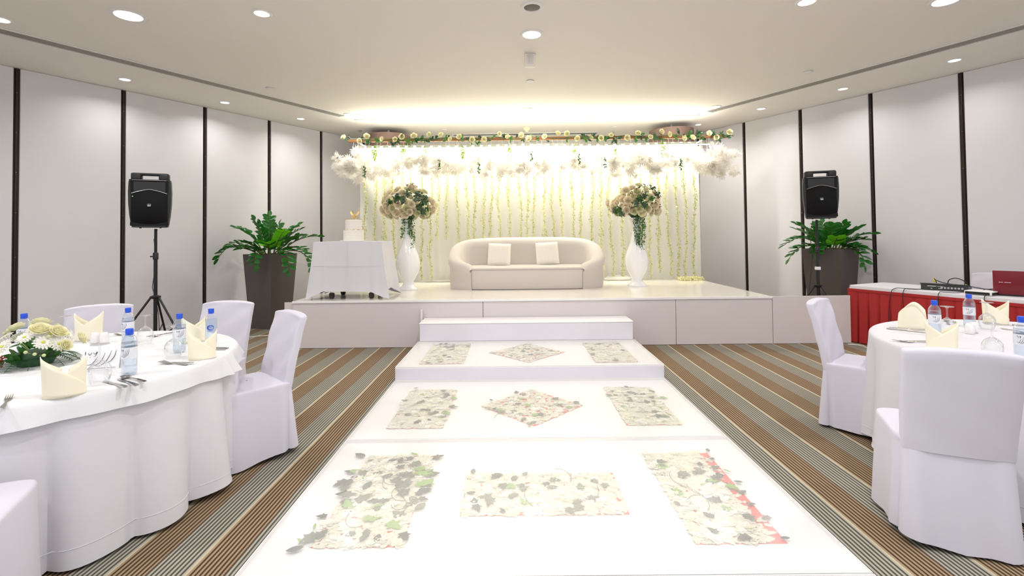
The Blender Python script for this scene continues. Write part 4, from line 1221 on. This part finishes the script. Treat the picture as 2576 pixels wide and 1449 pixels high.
def stroke(mb, pts, w, z=.0, wrap=None, thick=None):
    """calligraphic ribbon through 2-D points; wrap = radius to bend it round a bottle"""
    P = []
    for i in range(len(pts) - 1):
        for k in range(6):
            t_ = k / 6
            p0 = pts[max(0, i - 1)]; p1 = pts[i]; p2 = pts[i + 1]; p3 = pts[min(len(pts) - 1, i + 2)]
            f = lambda a, b, c, d: .5 * (2 * b + (c - a) * t_ + (2 * a - 5 * b + 4 * c - d) * t_ * t_ + (3 * b - a - 3 * c + d) * t_ ** 3)
            P.append((f(p0[0], p1[0], p2[0], p3[0]), f(p0[1], p1[1], p2[1], p3[1])))
    P.append(pts[-1]); n = len(P); L = []; Rr = []
    for i, (x, y) in enumerate(P):
        a = P[max(0, i - 1)]; b = P[min(n - 1, i + 1)]
        dx, dy = b[0] - a[0], b[1] - a[1]; l = math.hypot(dx, dy) or 1
        ww = w * (.35 + .65 * math.sin(PI * i / (n - 1))) * (.6 + .5 * abs(dy / l))
        L.append((x - dy / l * ww, y + dx / l * ww)); Rr.append((x + dy / l * ww, y - dx / l * ww))
    def put(x, y):
        if wrap: 
            a = x / wrap - PI / 2; return (wrap * math.cos(a), wrap * math.sin(a), y)
        return (x, z, y)
    v = []
    for a, b in zip(L, Rr): v += [put(*a), put(*b)]
    mb.add(v, [(2 * i, 2 * i + 1, 2 * i + 3, 2 * i + 2) for i in range(n - 1)])
# the flowing script seen on labels and card, unit box about 1 wide
SCRIPT = [[(.40, .62), (.33, .40), (.22, .18), (.08, .16), (.05, .32)], [(.62, .85), (.56, .50), (.44, .20), (.30, .12), (.22, .22)], [(.82, .95), (.74, .55), (.62, .22), (.44, .05), (.30, .12)], [(.96, .98), (.92, .60), (.80, .30), (.66, .22)], [(.06, .55), (.09, .57)], [(.16, .60), (.19, .62)]]
IVYW = [[(.02, .98), (.02, .74)], [(.10, .88), (.16, .74), (.22, .90)], [(.26, .90), (.31, .78), (.38, .92), (.33, .68), (.27, .64)]]
def script_mesh(sx, sy, ox, oy, wrap=None, z=0, col='ink', w=.02):
    mb = MB()
    for s in SCRIPT + IVYW:
        stroke(mb, [(ox + x * sx, oy + y * sy) for x, y in s], w * sx, z, wrap)
    return mb.mesh('script', col, 60)
SCB = script_mesh(.040, .046, -.020, .094, .0350)
def bottle(x, y, z, rz, label, blue=False):
    t = empty('water_bottle', (x, y, z), rz, label, 'bottle')
    link('bottle_body', BM[0], t); link('water', BM[1], t); link('cap', BM[2], t); link('neck_ring', BM[4], t)
    if blue:
        mb = MB()
        for rr_, a0, a1 in ((1, 0, 6.4), (.8, .3, 5.0)):
            stroke(mb, [(.019 * rr_ * math.cos(a0 + (a1 - a0) * k / 10), .118 + .014 * rr_ * math.sin(a0 + (a1 - a0) * k / 10)) for k in range(11)], .0035, 0, .0350)
        stroke(mb, [(-.01, .117), (-.004, .122), (.002, .115), (.009, .121)], .002, 0, .0351)
        stroke(mb, [(-.013, .099), (.0, .097), (.013, .099)], .003, 0, .0351)
        link('oval_emblem', mb.mesh('oval_emblem', 'ink_blue', 60), t)
    else:
        lw_ = link('label_wrap', BM[3], t); link('script', SCB, lw_)
for x, y, rz, lab, bl in ((-1.98, 2.50, .1, 'nearest water bottle with a blue cap on the left table, beside the spoon', False), (-2.60, 3.27, -.1, 'water bottle standing right behind the nearest one on the left table', False),
                          (-3.09, 3.06, .5, 'water bottle behind the flower centrepiece on the left table', False), (-2.06, 2.99, .75, 'water bottle behind the wine glass left of the upright napkin', False),
                          (-1.99, 3.19, .45, 'water bottle with a blue oval emblem at the far right of the left table', True)):
    bottle(x, y, ZL, rz, lab, bl)
for x, y, rz, lab in ((2.79, 3.24, -.4, 'water bottle behind the folded napkins on the right table'), (3.30, 3.54, -.7, 'water bottle beside the white shakers on the right table'), (2.70, 2.60, -.8, 'water bottle cut by the right edge of the photo')):
    bottle(x, y, ZR, rz, lab)

GP = [(.033, .0), (.0335, .001), (.040, .02), (.0455, .045), (.0465, .062), (.043, .082), (.033, .098), (.018, .110), (.006, .118), (.0042, .125), (.0038, .15), (.0042, .176), (.008, .184), (.022, .188), (.037, .190), (.038, .1915), (.001, .1925)]
GM1 = MB().lathe(GP[:9], 36).mesh('bowl', 'glass', 80)
GM2 = MB().lathe(GP[8:13], 16).mesh('stem', 'glass', 80)
GM3 = MB().lathe(GP[12:], 36).mesh('foot', 'glass', 80)
for x, y, z, lab in ((-2.0, 2.345, ZL, 'upturned wine glass in front of the card on the left table'), (-2.46, 3.24, ZL, 'upturned wine glass at the back of the left table'), (-1.985, 2.83, ZL, 'upturned wine glass left of the upright napkin on the left table'), (-3.0, 3.12 + .12, ZL, 'upturned wine glass showing only its foot above the flowers'),
                     (2.83, 3.28 - .02, ZR, 'upturned wine glass hidden behind a bottle on the right table'), (3.33, 3.44, ZR, 'upturned wine glass in front of the red cloth on the right table'), (2.63, 2.62, ZR, 'upturned wine glass near the right edge of the photo')):
    if lab.startswith('upturned wine glass hidden'): x, y = 2.90, 3.27
    if lab.endswith('edge of the photo'): x, y = 2.60, 2.66
    t = empty('wine_glass', (x, y, z), 0, lab, 'glass')
    link('bowl', GM1, t); link('stem', GM2, t); link('foot', GM3, t)

# folded napkins standing as mitres
def napkin_meshes(kind):
    a, b, h = .072, .046, .185
    def shell(hf, k, lo, hi, n=48):
        rows = []
        for i in range(n + 1):
            th = lo + (hi - lo) * i / n
            col = []
            hz = hf(th)
            for j in range(9):
                q = j / 8; z = hz * q
                f = 1 + .10 * (z / h) ** 1.5
                col.append((a * k * f * math.cos(th), b * k * (1 + .05 * z / h) * math.sin(th), z))
            rows.append(col)
        return rows
    W_ = lambda th, peak: abs(((th - peak + PI) % (2 * PI)) - PI)
    # outer wrap: peak on the left (pi), falling to the right across the front
    hA = lambda th: max(.022, h - (h - .03) * (W_(th, PI) / (PI * .93)) ** (1.15 if math.sin(th) < 0 else 1.0))
    hB = lambda th: max(.022, h * .96 - (h - .035) * (W_(th, 0) / (PI * .93)) ** (1.1 if math.sin(th) < 0 else 1.0))
    A = MB().loft(shell(hA, 1.0, PI * .55, PI * 1.98), closed=False).mesh('outer_wrap', 'napkin', 80)
    B = MB().loft(shell(hB, .955, PI * 1.03, PI * 2.45), closed=False).mesh('inner_wrap', 'napkin', 80)
    return A, B
def napkin_back():
    a, b = .078, .046
    rows = []; fl = []
    for i in range(49):
        th = 2 * PI * i / 48; x = math.cos(th)
        h = .188 - .075 * abs(x - .15) ** 1.7 if math.sin(th) < 0.05 else .150 - .05 * x * x
        rows.append([(a * (1 - .10 * (j / 8) ** 2) * x, b * (1 - .25 * (j / 8)) * math.sin(th), h * j / 8) for j in range(9)])
    for i in range(15):
        th = PI * 1.35 + PI * .62 * i / 14; x = math.cos(th)
        h0 = .188 - .075 * abs(x - .15) ** 1.7
        fl.append([(a * 1.02 * (1 - .10 * (z / h0) ** 2) * x, b * 1.06 * (1 - .25 * z / h0) * math.sin(th) - .002, z) for z in (h0, h0 - .01 - .06 * i / 14)])
    return MB().loft(rows, closed=False).mesh('outer_wrap', 'napkin', 80), MB().loft(fl, closed=False).mesh('fold_flap', 'napkin', 80)
NC, ND = napkin_back()
NA, NB_ = napkin_meshes(0)
def napkin(x, y, z, rz, label, s=1, flip=1, back=False):
    t = empty('folded_napkin', (x, y, z), rz, label, 'napkin')
    t.scale = (s * flip, s, s)
    for nm, me in ((('outer_wrap', NC), ('fold_flap', ND)) if back else (('outer_wrap', NA), ('inner_wrap', NB_))):
        o = link(nm, me, t); md = o.modifiers.new('thickness', 'SOLIDIFY'); md.thickness = .0022
for x, y, rz, lab, s, fl in ((-2.02, 2.185, .72, 'large cream napkin folded as a mitre at the front of the left table', 1.0, 1), (-1.815, 2.83, .55, 'cream napkin folded as a mitre near the right edge of the left table', .93, 1), (-2.98, 3.40, .3, 'cream mitre napkin at the back of the left table before the white chair', 1.06, -1), (-2.17, 3.30, .9, 'cream mitre napkin at the far side of the left table, behind the bottle', .98, 1)):
    napkin(x, y, ZL, rz, lab, s, fl)
for x, y, rz, lab, s, fl in ((2.86, 3.51, -.6, 'cream napkin seen from its closed back at the left of the right table', 1.04, 1), (2.49, 2.85, -.5, 'cream mitre napkin right above the nearest chair on the right table', .98, -1), (3.60, 3.65, -.35, 'cream mitre napkin at the back right of the right table', 1.0, 1)):
    napkin(x, y, ZR, rz, lab, s, fl, 'closed back' in lab)

# cutlery
def fork_mesh():
    m = MB()
    m.rbox(-.0035, .0035, -.095, .02, .004, .0065, .001, 1)
    m.loft([[(-w, y, .004), (w, y, .004), (w, y, .0068), (-w, y, .0068)] for y, w in ((-.10, .004), (-.095, .008), (-.075, .009), (-.04, .005), (.0, .003), (.02, .003))], True, True, True)
    m.loft([[(-w, y, z), (w, y, z), (w, y, z + .0018), (-w, y, z + .0018)] for y, w, z in ((.015, .003, .004), (.03, .009, .002), (.045, .0125, .001), (.058, .0125, .003))], True, True, True)
    for k in range(4):
        x = -.0105 + .007 * k
        m.loft([[(x - w, y, z), (x + w, y, z), (x + w, y, z + .0016), (x - w, y, z + .0016)] for y, w, z in ((.056, .0022, .003), (.08, .0019, .0065), (.1, .0012, .010))], True, True, True)
    return m.mesh('fork', 'steel', 40)
def knife_mesh():
    m = MB()
    m.loft([[(-w, y, .001), (w, y, .001), (w, y, .007), (-w, y, .007)] for y, w in ((-.115, .004), (-.11, .0085), (-.08, .0095), (-.03, .006), (-.01, .005), (.0, .0065))], True, True, True)
    m.loft([[(-w * .3, y, .001), (w, y, .001), (w, y, .0028), (-w * .9, y, .0028)] for y, w in ((.0, .006), (.02, .0095), (.08, .0105), (.10, .008), (.11, .002))], True, True, True)
    return m.mesh('knife', 'steel', 40)
def spoon_mesh():
    m = MB()
    m.loft([[(-w, y, z), (w, y, z), (w, y, z + .003), (-w, y, z + .003)] for y, w, z in ((-.1, .004, .002), (-.095, .008, .002), (-.07, .009, .003), (-.03, .005, .006), (.02, .003, .005), (.045, .004, .002))], True, True, True)
    lo = []
    for k, z in ((.02, .0), (.4, .001), (.75, .004), (1.0, .009), (1.0, .0102), (.7, .0052), (.02, .0015)):
        lo.append([(.0205 * k * math.cos(2 * PI * j / 24), .071 + .031 * k * math.sin(2 * PI * j / 24), z) for j in range(24)])
    m.loft(lo, True)
    return m.mesh('spoon', 'steel', 50)
CUT = {'fork': fork_mesh(), 'knife': knife_mesh(), 'spoon': spoon_mesh()}
def cutlery(kind, hx, hy, tx, ty, z, label, dz=0, flip=False):
    """handle end -> tip end on the table"""
    o = bpy.data.objects.new(kind, CUT[kind]); COL.objects.link(o)
    o.location = ((hx + tx) / 2, (hy + ty) / 2, z + dz)
    o.rotation_euler = (0, PI if flip else 0, math.atan2(ty - hy, tx - hx) - PI / 2)
    if flip: o.location.z += .010
    tag(o, label, kind)
cutlery('fork', -1.765, 2.665, -2.025, 2.755, ZL, 'left of the two stacked forks near the rim of the left table')
cutlery('fork', -1.755, 2.700, -2.010, 2.715, ZL, 'right of the two stacked forks near the rim of the left table', .004)
cutlery('knife', -1.835, 2.290, -2.01, 2.385, ZL, 'knife nearest the large napkin on the left table')
cutlery('knife', -1.795, 2.310, -1.975, 2.425, ZL, 'second knife, between the other knife and the spoon')
cutlery('spoon', -1.785, 2.365, -1.99, 2.46, ZL, 'spoon with a shiny round bowl before the nearest bottle')
cutlery('fork', -2.09, 1.98, -2.275, 2.20, ZL, 'right fork at the lower left corner of the left table')
cutlery('fork', -2.13, 1.94, -2.335, 2.18, ZL, 'left fork at the lower left corner of the left table')
cutlery('knife', -1.815, 3.045, -2.03, 3.06, ZL, 'front knife lying right of the upright napkin on the left table')
cutlery('knife', -1.815, 3.075, -2.03, 3.10, ZL, 'rear knife lying right of the upright napkin on the left table')
cutlery('fork', -2.73, 3.50, -2.93, 3.56, ZL, 'fork at the back of the left table beside the back bottle')
cutlery('knife', -2.50, 3.66, -2.64, 3.48, ZL, 'knife lying far back on the left table before the speaker stand')
cutlery('spoon', -2.46, 3.63, -2.60, 3.44, ZL, 'spoon lying far back on the left table before the speaker stand', .002)
cutlery('knife', 2.66, 3.51, 2.84, 3.33, ZR, 'knife at the left rim of the right table')
cutlery('fork', 2.68, 3.49, 2.83, 3.36, ZR, 'fork lying over the knife at the left rim of the right table', .008)
cutlery('fork', 2.60, 3.08, 2.40, 3.10, ZR, 'fork pointing left at the front rim of the right table')
cutlery('fork', 2.62, 3.05, 2.43, 3.07, ZR, 'second fork pointing left at the front rim of the right table', .001)
cutlery('knife', 3.25, 3.58, 3.40, 3.78, ZR, 'knife behind the tall bottle on the right table')
cutlery('spoon', 3.22, 3.62, 3.36, 3.80, ZR, 'spoon behind the tall bottle on the right table')
cutlery('knife', 3.66, 3.58, 3.82, 3.44, ZR, 'knife before the rear napkin on the right table')
cutlery('fork', 3.45, 3.46, 3.47, 3.27, ZR, 'fork beside the white shakers on the right table')

# shakers, card
def shaker(x, y, z, label):
    t = empty('shaker', (x, y, z), 0, label, 'shaker')
    MB().loft([[(r * (1 + .035 * math.cos(8 * a)) * math.cos(a), r * (1 + .035 * math.cos(8 * a)) * math.sin(a), zz) for a in [2 * PI * j / 48 for j in range(48)]] for r, zz in ((.022, 0), (.024, .003), (.0245, .05), (.023, .056))], True, True, False).build('body', 'china', t, 60)
    MB().lathe([(.023, .056), (.021, .064), (.014, .071), (.001, .073)], 24).build('dome', 'china', t)
    m = MB()
    for k in range(5): m.ball((.007 * math.cos(k * 1.257), .007 * math.sin(k * 1.257), .0722), .0012, 5, 3)
    m.build('holes', 'black', t)
shaker(-2.84, 3.29, ZL, 'left white shaker behind the wine glass on the left table')
shaker(-2.775, 3.29, ZL, 'right white shaker behind the wine glass on the left table')
shaker(3.085, 3.31, ZR, 'front white ribbed shaker on the right table')
shaker(3.145, 3.345, ZR, 'rear white ribbed shaker on the right table')
t = empty('tent_card', (-2.235, 2.64, ZL), .32, 'white folded card with dark flowing script between the flowers and the bottle', 'card')
MB().add([(-.085, -.035, 0), (.085, -.035, 0), (.085, 0, .115), (-.085, 0, .115), (-.085, .035, 0), (.085, .035, 0)], [(0, 1, 2, 3), (3, 2, 5, 4)]).build('folded_sheet', 'card', t, 0).modifiers.new('thickness', 'SOLIDIFY').thickness = .001
mb = MB()
sl_ = script_mesh(.145, .085, -.070, .016, None, 0, 'ink', .012)
link('script', sl_, t, Matrix.Translation((0, -.0365, 0)) @ Matrix.Rotation(math.atan2(.035, .115), 4, 'X').inverted() if False else Matrix(((1, 0, 0, 0), (0, .957, .304, -.0368), (0, -.0, .957, 0), (0, 0, 0, 1))))
mb.tube([(-.07, -.0335, .008), (.07, -.0335, .008)], .0009, 4).build('rule_line', 'ink', t)

# ------------------------------------------------------------------ flower centrepiece
def daisy_mesh(seed):
    R = random.Random(seed); m = MB()
    for ring, (n, r, z) in enumerate(((16, 1.0, .05), (14, .85, .16), (12, .6, .25))):
        for k in range(n):
            a = 2 * PI * k / n + ring * .2 + R.uniform(-.05, .05); l = r * R.uniform(.9, 1.08)
            c, s = math.cos(a), math.sin(a); w = .13
            p = lambda q, u, zz: (c * q - s * u, s * q + c * u, zz)
            m.add([p(.1, -.04, z * .5), p(.1, .04, z * .5), p(l * .6, w, z + .05), p(l * .92, w * .75, z + .03), p(l, 0, z), p(l * .92, -w * .75, z + .03), p(l * .6, -w, z + .05)], [(0, 6, 5, 4, 3, 2, 1)])
    return m.mesh('petals', 'petal', 60)
DM = [daisy_mesh(k) for k in range(3)]
EYE = MB().ball((0, 0, .24), (.2, .2, .1), 10, 5).mesh('eye', 'daisy_eye', 80)
def fern_mesh():
    m = MB(); 
    pts = [(0, 0 + .05 * i, .03 * i - .0035 * i * i) for i in range(15)]
    m.tube([(x, y, z) for x, y, z in pts], .006, 4)
    for i in range(2, 15):
        l = .26 * math.sin(PI * (i + 1) / 17) + .03
        x, y, z = pts[i]
        for s in (-1, 1):
            m.add([(x, y - .02, z), (x + s * l, y + .07, z - .02), (x + s * l * .5, y + .055, z), (x, y + .022, z)], [(0, 1, 2, 3)] if s > 0 else [(0, 3, 2, 1)])
    return m.mesh('fern_frond', 'fern', 60)
FM = fern_mesh()
BIG = leaf_outline_mesh('leaf', OVAL, 'leaf_green', .2)
t = empty('centrepiece', (-2.70, 2.74, ZL), 0, 'low arrangement of white daisies, cream roses and fern on the left table', 'flower arrangement')
MB().lathe([(.001, .0), (.075, .0), (.09, .03), (.085, .07), (.001, .09)], 24).build('bowl', 'leaf_dark', t)
R = random.Random(8)
def dome(phi, th, r=.15): # th from zenith
    return Vector((r * 1.25 * math.sin(th) * math.cos(phi), r * 1.1 * math.sin(th) * math.sin(phi), .06 + r * .95 * math.cos(th)))
for phi, th, s in ((-100, 62, .046), (-70, 42, .040), (-38, 58, .044), (-15, 66, .044), (-128, 42, .042), (20, 50, .042), (60, 45, .04), (120, 50, .042), (160, 55, .04), (-55, 20, .038), (-150, 70, .04), (90, 25, .036), (-20, 40, .038)):
    p = dome(D(phi), D(th)); d = p - Vector((0, 0, .02))
    f = link('daisy', DM[R.randrange(3)], t, align(p, d, R.uniform(0, 6), s)); link('eye', EYE, f)
for phi, th, s in ((-165, 75, .05), (-40, 30, .048), (-8, 42, .045), (100, 12, .05), (-10, 72, .034), (40, 70, .04), (180, 30, .042)):
    p = dome(D(phi), D(th), .165); link('rose', ROSE['rose_cream'][R.randrange(3)], t, align(p, p - Vector((0, 0, .03)), R.uniform(0, 6), s))
for k in range(11):
    a = D(-175 + 350 * k / 11 + R.uniform(-10, 10)); link('fern_frond', FM, t, TM((.05 * math.cos(a), .05 * math.sin(a), .03), (R.uniform(-.15, .1), 0, a - PI / 2), R.uniform(.19, .27)))
for k in range(26):
    a = R.uniform(0, 6.28); th = R.uniform(.7, 1.6); p = dome(a, th, .12)
    link('leaf', BIG, t, align(p, (0, 0, 1), 0) @ TM((0, 0, 0), (R.uniform(-1, .3), R.uniform(-.5, .5), a - PI / 2), R.uniform(.06, .09)))
for phi, th in ((-95, 8), (-170, 45), (-160, 35), (-60, 75), (-50, 80), (-40, 84), (-30, 50), (70, 30)):
    p = dome(D(phi), D(th), .175)
    MB().tube([(0, 0, .05), p], .0016, 4).ball(p, .009, 8, 5).build('bud', 'bud', t)
m_ = MB()
for k in range(14): m_.ball((-.07 + R.uniform(-.015, .015), -.12 + R.uniform(-.01, .01), .02 + .004 * k), .006, 5, 3)
m_.build('rusty_sprig', 'rust', t)

# ------------------------------------------------------------------ red-skirted table with equipment
rt = math.atan2(-.917, .40)           # along the front edge
TW, TD = 1.84, .75
ctr = Vector((4.46, 6.49, 0)) + Vector((.40, -.917, 0)) * (TW / 2) + Vector((.917, .40, 0)) * (TD / 2)
t = empty('side_table', ctr, rt, 'long table with a white top and a red pleated skirt at the right wall', 'table')
MB().rbox(-TW / 2, TW / 2, -TD / 2, TD / 2, .715, .742, .004, 1).build('table_top', 'beam_wood', t)
for x in (-.8, .8):
    for y in (-.3, .3): MB().tube([(x, y, 0), (x, y, .715)], .015, 8).build('leg', 'black', t)
c = MB(); lo = []
for e, z in ((-.02, .7465), (.0, .7465), (.006, .742), (.009, .722), (.010, .705)):
    lo.append([(x, y, z) for x, y, _ in se(TW / 2 + e, TD / 2 + e, 30, 120)])
o = c.loft(lo, True, True, False).build('white_top_cloth', 'cloth'); o.location = ctr; o.rotation_euler = (0, 0, rt)
tag(o, 'white cloth spread over the red-skirted table', 'tablecloth')
sk = empty('red_table_skirt', ctr, rt, 'red box-pleated skirt around the side table', 'table skirt')
def skirt_loop(z, q):
    row = []; per = 2 * (TW + TD); N = 900
    for j, (x, y, nx, ny) in enumerate(rect_loop(TW / 2 + .016, TD / 2 + .016, N)):
        s = j / N * per; k = (s / .125) % 1.0
        # box pleat: flat face with a deep fold between
        dep = 0 if k < .72 else -(.5 - abs((k - .86) / .14) * .5) * 2
        amp = (.006 + .050 * q ** .8)
        f = dep * amp + .012 * q * math.sin(s * 5)
        row.append((x + nx * (f + .03 * q), y + ny * (f + .03 * q), z))
    return row
lo = [skirt_loop(.703, 0), skirt_loop(.66, .0)] + [skirt_loop(.66 - .65 * k / 8, k / 8) for k in range(1, 9)]
MB().loft(lo, True).build('pleats', 'red_cloth', sk, 70)
MB().loft([[(x, y, z) for x, y, _ in se(TW / 2 + e, TD / 2 + e, 30, 160)] for e, z in ((.016, .706), (.022, .704), (.022, .672), (.016, .670))], True).build('band', 'red_cloth', sk, 50)
def on_table(name, lx, ly, rz, label, cat):
    p = ctr + Vector((.40, -.917, 0)) * lx + Vector((.917, .40, 0)) * -0 + Matrix.Rotation(rt, 3, 'Z') @ Vector((0, ly, 0))
    return empty(name, (p.x, p.y, .7475), rt + rz, label, cat)
# local y of the table points away from the room wall side (+y = towards wall)
mx_ = on_table('audio_mixer', -.02, -.02, .30, 'black audio mixer with rows of sockets on the side table', 'mixer')
MB().add([(-.21, -.13, 0), (.21, -.13, 0), (.21, .15, 0), (-.21, .15, 0), (-.21, -.13, .075), (.21, -.13, .075), (.21, .15, .035), (-.21, .15, .035)], [(0, 3, 2, 1), (4, 5, 6, 7), (0, 1, 5, 4), (1, 2, 6, 5), (2, 3, 7, 6), (3, 0, 4, 7)]).build('case', 'mixer', mx_, 0)
MB().rbox(-.218, .218, -.137, -.12, .070, .082, .002, 1).build('rear_lip', 'mixer', mx_)
m_ = MB()
for i in range(7): m_.lathe([(.009, 0), (.011, .003), (.011, .004), (.001, .004)], 12, TM((-.02 + i * .03, -.131, .035), (PI / 2, 0, 0)))
m_.build('sockets', 'silver', mx_)
m_ = MB(); m_.rbox(-.15, -.07, -.1325, -.130, .046, .052, .0008, 1).rbox(-.06, .0, -.1325, -.130, .047, .050, .0008, 1).rbox(-.12, -.105, -.1325, -.130, .018, .024, .0008, 1).rbox(-.05, -.02, -.1325, -.130, .022, .026, .0008, 1)
m_.build('printed_marks', 'label', mx_)
for i in range(10):
    for j in range(3):
        MB().lathe([(.007, 0), (.006, .012), (.001, .013)], 8, TM((-.18 + i * .04, -.06 + j * .07, .064 - j * .010))).build('knob', 'black', mx_)
pl = on_table('media_player', .40, -.24, .05, 'flat white and black player box in front of the mixer', 'media player')
MB().rbox(-.115, .115, -.09, .09, .004, .045, .006, 2).build('case', 'white_trim', pl)
MB().rbox(-.105, .100, -.0935, -.088, .008, .036, .004, 2).build('front_panel', 'black', pl)
MB().rbox(.113, .1185, -.08, .07, .008, .034, .002, 1).build('side_panel', 'black', pl)
for x in (-.09, .09): MB().rbox(x - .01, x + .01, -.08, .08, 0, .005, .001, 1).build('foot', 'black', pl)
lp = on_table('laptop', .66, -.10, .30, 'open laptop with a dark red lid seen from behind', 'laptop')
MB().rbox(-.20, .20, -.02, .25, .002, .02, .004, 1).build('base', 'black', lp)
ld = MB().rbox(-.20, .20, -.006, .006, .0, .255, .004, 2, TM((0, -.02, .016), (.12, 0, 0))).build('lid', 'laptop_red', lp)
m_ = MB()
for i in range(11):
    if i in (4,): continue
    m_.rbox(-.155 + i * .0085, -.149 + i * .0085, -.0075, -.0063, .128, .134, .0005, 1, TM((0, -.02, .016), (.12, 0, 0)))
m_.build('printed_marks', 'label', ld)
o = on_table('cable_bundle', 0, 0, 0, 'black audio cables looping over the mixer and down the red skirt', 'cable')
def cab(pts, r=.004, m='black', nm='cable'): MB().tube(sm(pts), r, 6).build(nm, m, o)
def sm(pts, k=5):
    P = [Vector(p) for p in pts]; out = []
    for i in range(len(P) - 1):
        p0 = P[max(0, i - 1)]; p1 = P[i]; p2 = P[i + 1]; p3 = P[min(len(P) - 1, i + 2)]
        for q in range(k):
            t_ = q / k
            out.append(.5 * (2 * p1 + (p2 - p0) * t_ + (2 * p0 - 5 * p1 + 4 * p2 - p3) * t_ ** 2 + (3 * p1 - p0 - 3 * p2 + p3) * t_ ** 3))
    out.append(P[-1]); return out
yf_ = -TD / 2 - .04
cab([(-.10, -.16, .05), (-.16, -.20, .006), (-.30, -.30, .006), (-.36, yf_ + .02, .006), (-.38, yf_ - .03, -.06), (-.40, yf_ - .05, -.35), (-.38, yf_ - .07, -.70)])
cab([(-.05, -.15, .04), (-.18, -.25, .005), (-.24, -.33, .006), (-.25, yf_, .004), (-.25, yf_ - .03, -.1), (-.22, yf_ - .05, -.4)])
cab([(.29, -.26, .02), (.20, -.32, .006), (.12, -.35, .006), (.10, yf_, .004), (.10, yf_ - .03, -.1), (.12, yf_ - .05, -.5)])
cab([(.50, -.30, .01), (.50, yf_, .006), (.51, yf_ - .03, -.10), (.52, yf_ - .05, -.4)])
cab([(.0, -.02, .06), (.02, -.04, .12), (.10, -.06, .15), (.18, -.04, .11), (.18, -.02, .055)], .005)
cab([(-.12, .0, .075), (-.13, -.03, .13), (-.10, -.05, .11), (.0, -.05, .08), (.15, -.04, .07), (.3, .05, .04), (.45, .1, .02), (.62, .05, .008)], .005)
cab([(.2, .0, .06), (.32, .02, .04), (.42, .04, .05), (.5, .06, .03), (.6, .08, .008)], .005)
cab([(.3, -.08, .004), (.38, -.06, .05), (.48, -.04, .02), (.6, -.1, .006)], .003)
MB().rbox(-.135, -.115, -.045, -.025, .085, .13, .003, 1).build('yellow_plug', 'yellow', o)
MB().tube([(.18, -.04, .055), (.18, -.04, .085)], .007, 8).build('yellow_plug', 'yellow', o)
o = MB().tube(sm([(4.30, 6.30, .006), (4.42, 6.22, .006), (4.40, 6.06, .006), (4.55, 5.9, .006), (4.75, 5.6, .006)]), .006, 6).build('floor_cable', 'cord_white')
tag(o, 'white cable on the carpet under the corner of the red skirt', 'cable')
o = MB().tube(sm([(-4.6, 6.8, .006), (-4.01, 7.07, .006), (-3.85, 7.17, .006), (-3.69, 7.25, .006), (-3.3, 7.3, .006), (-3.05, 7.32, .006)]), .006, 6).build('floor_cable', 'cord_white')
tag(o, 'white cable crossing the carpet in front of the tall planter', 'cable')
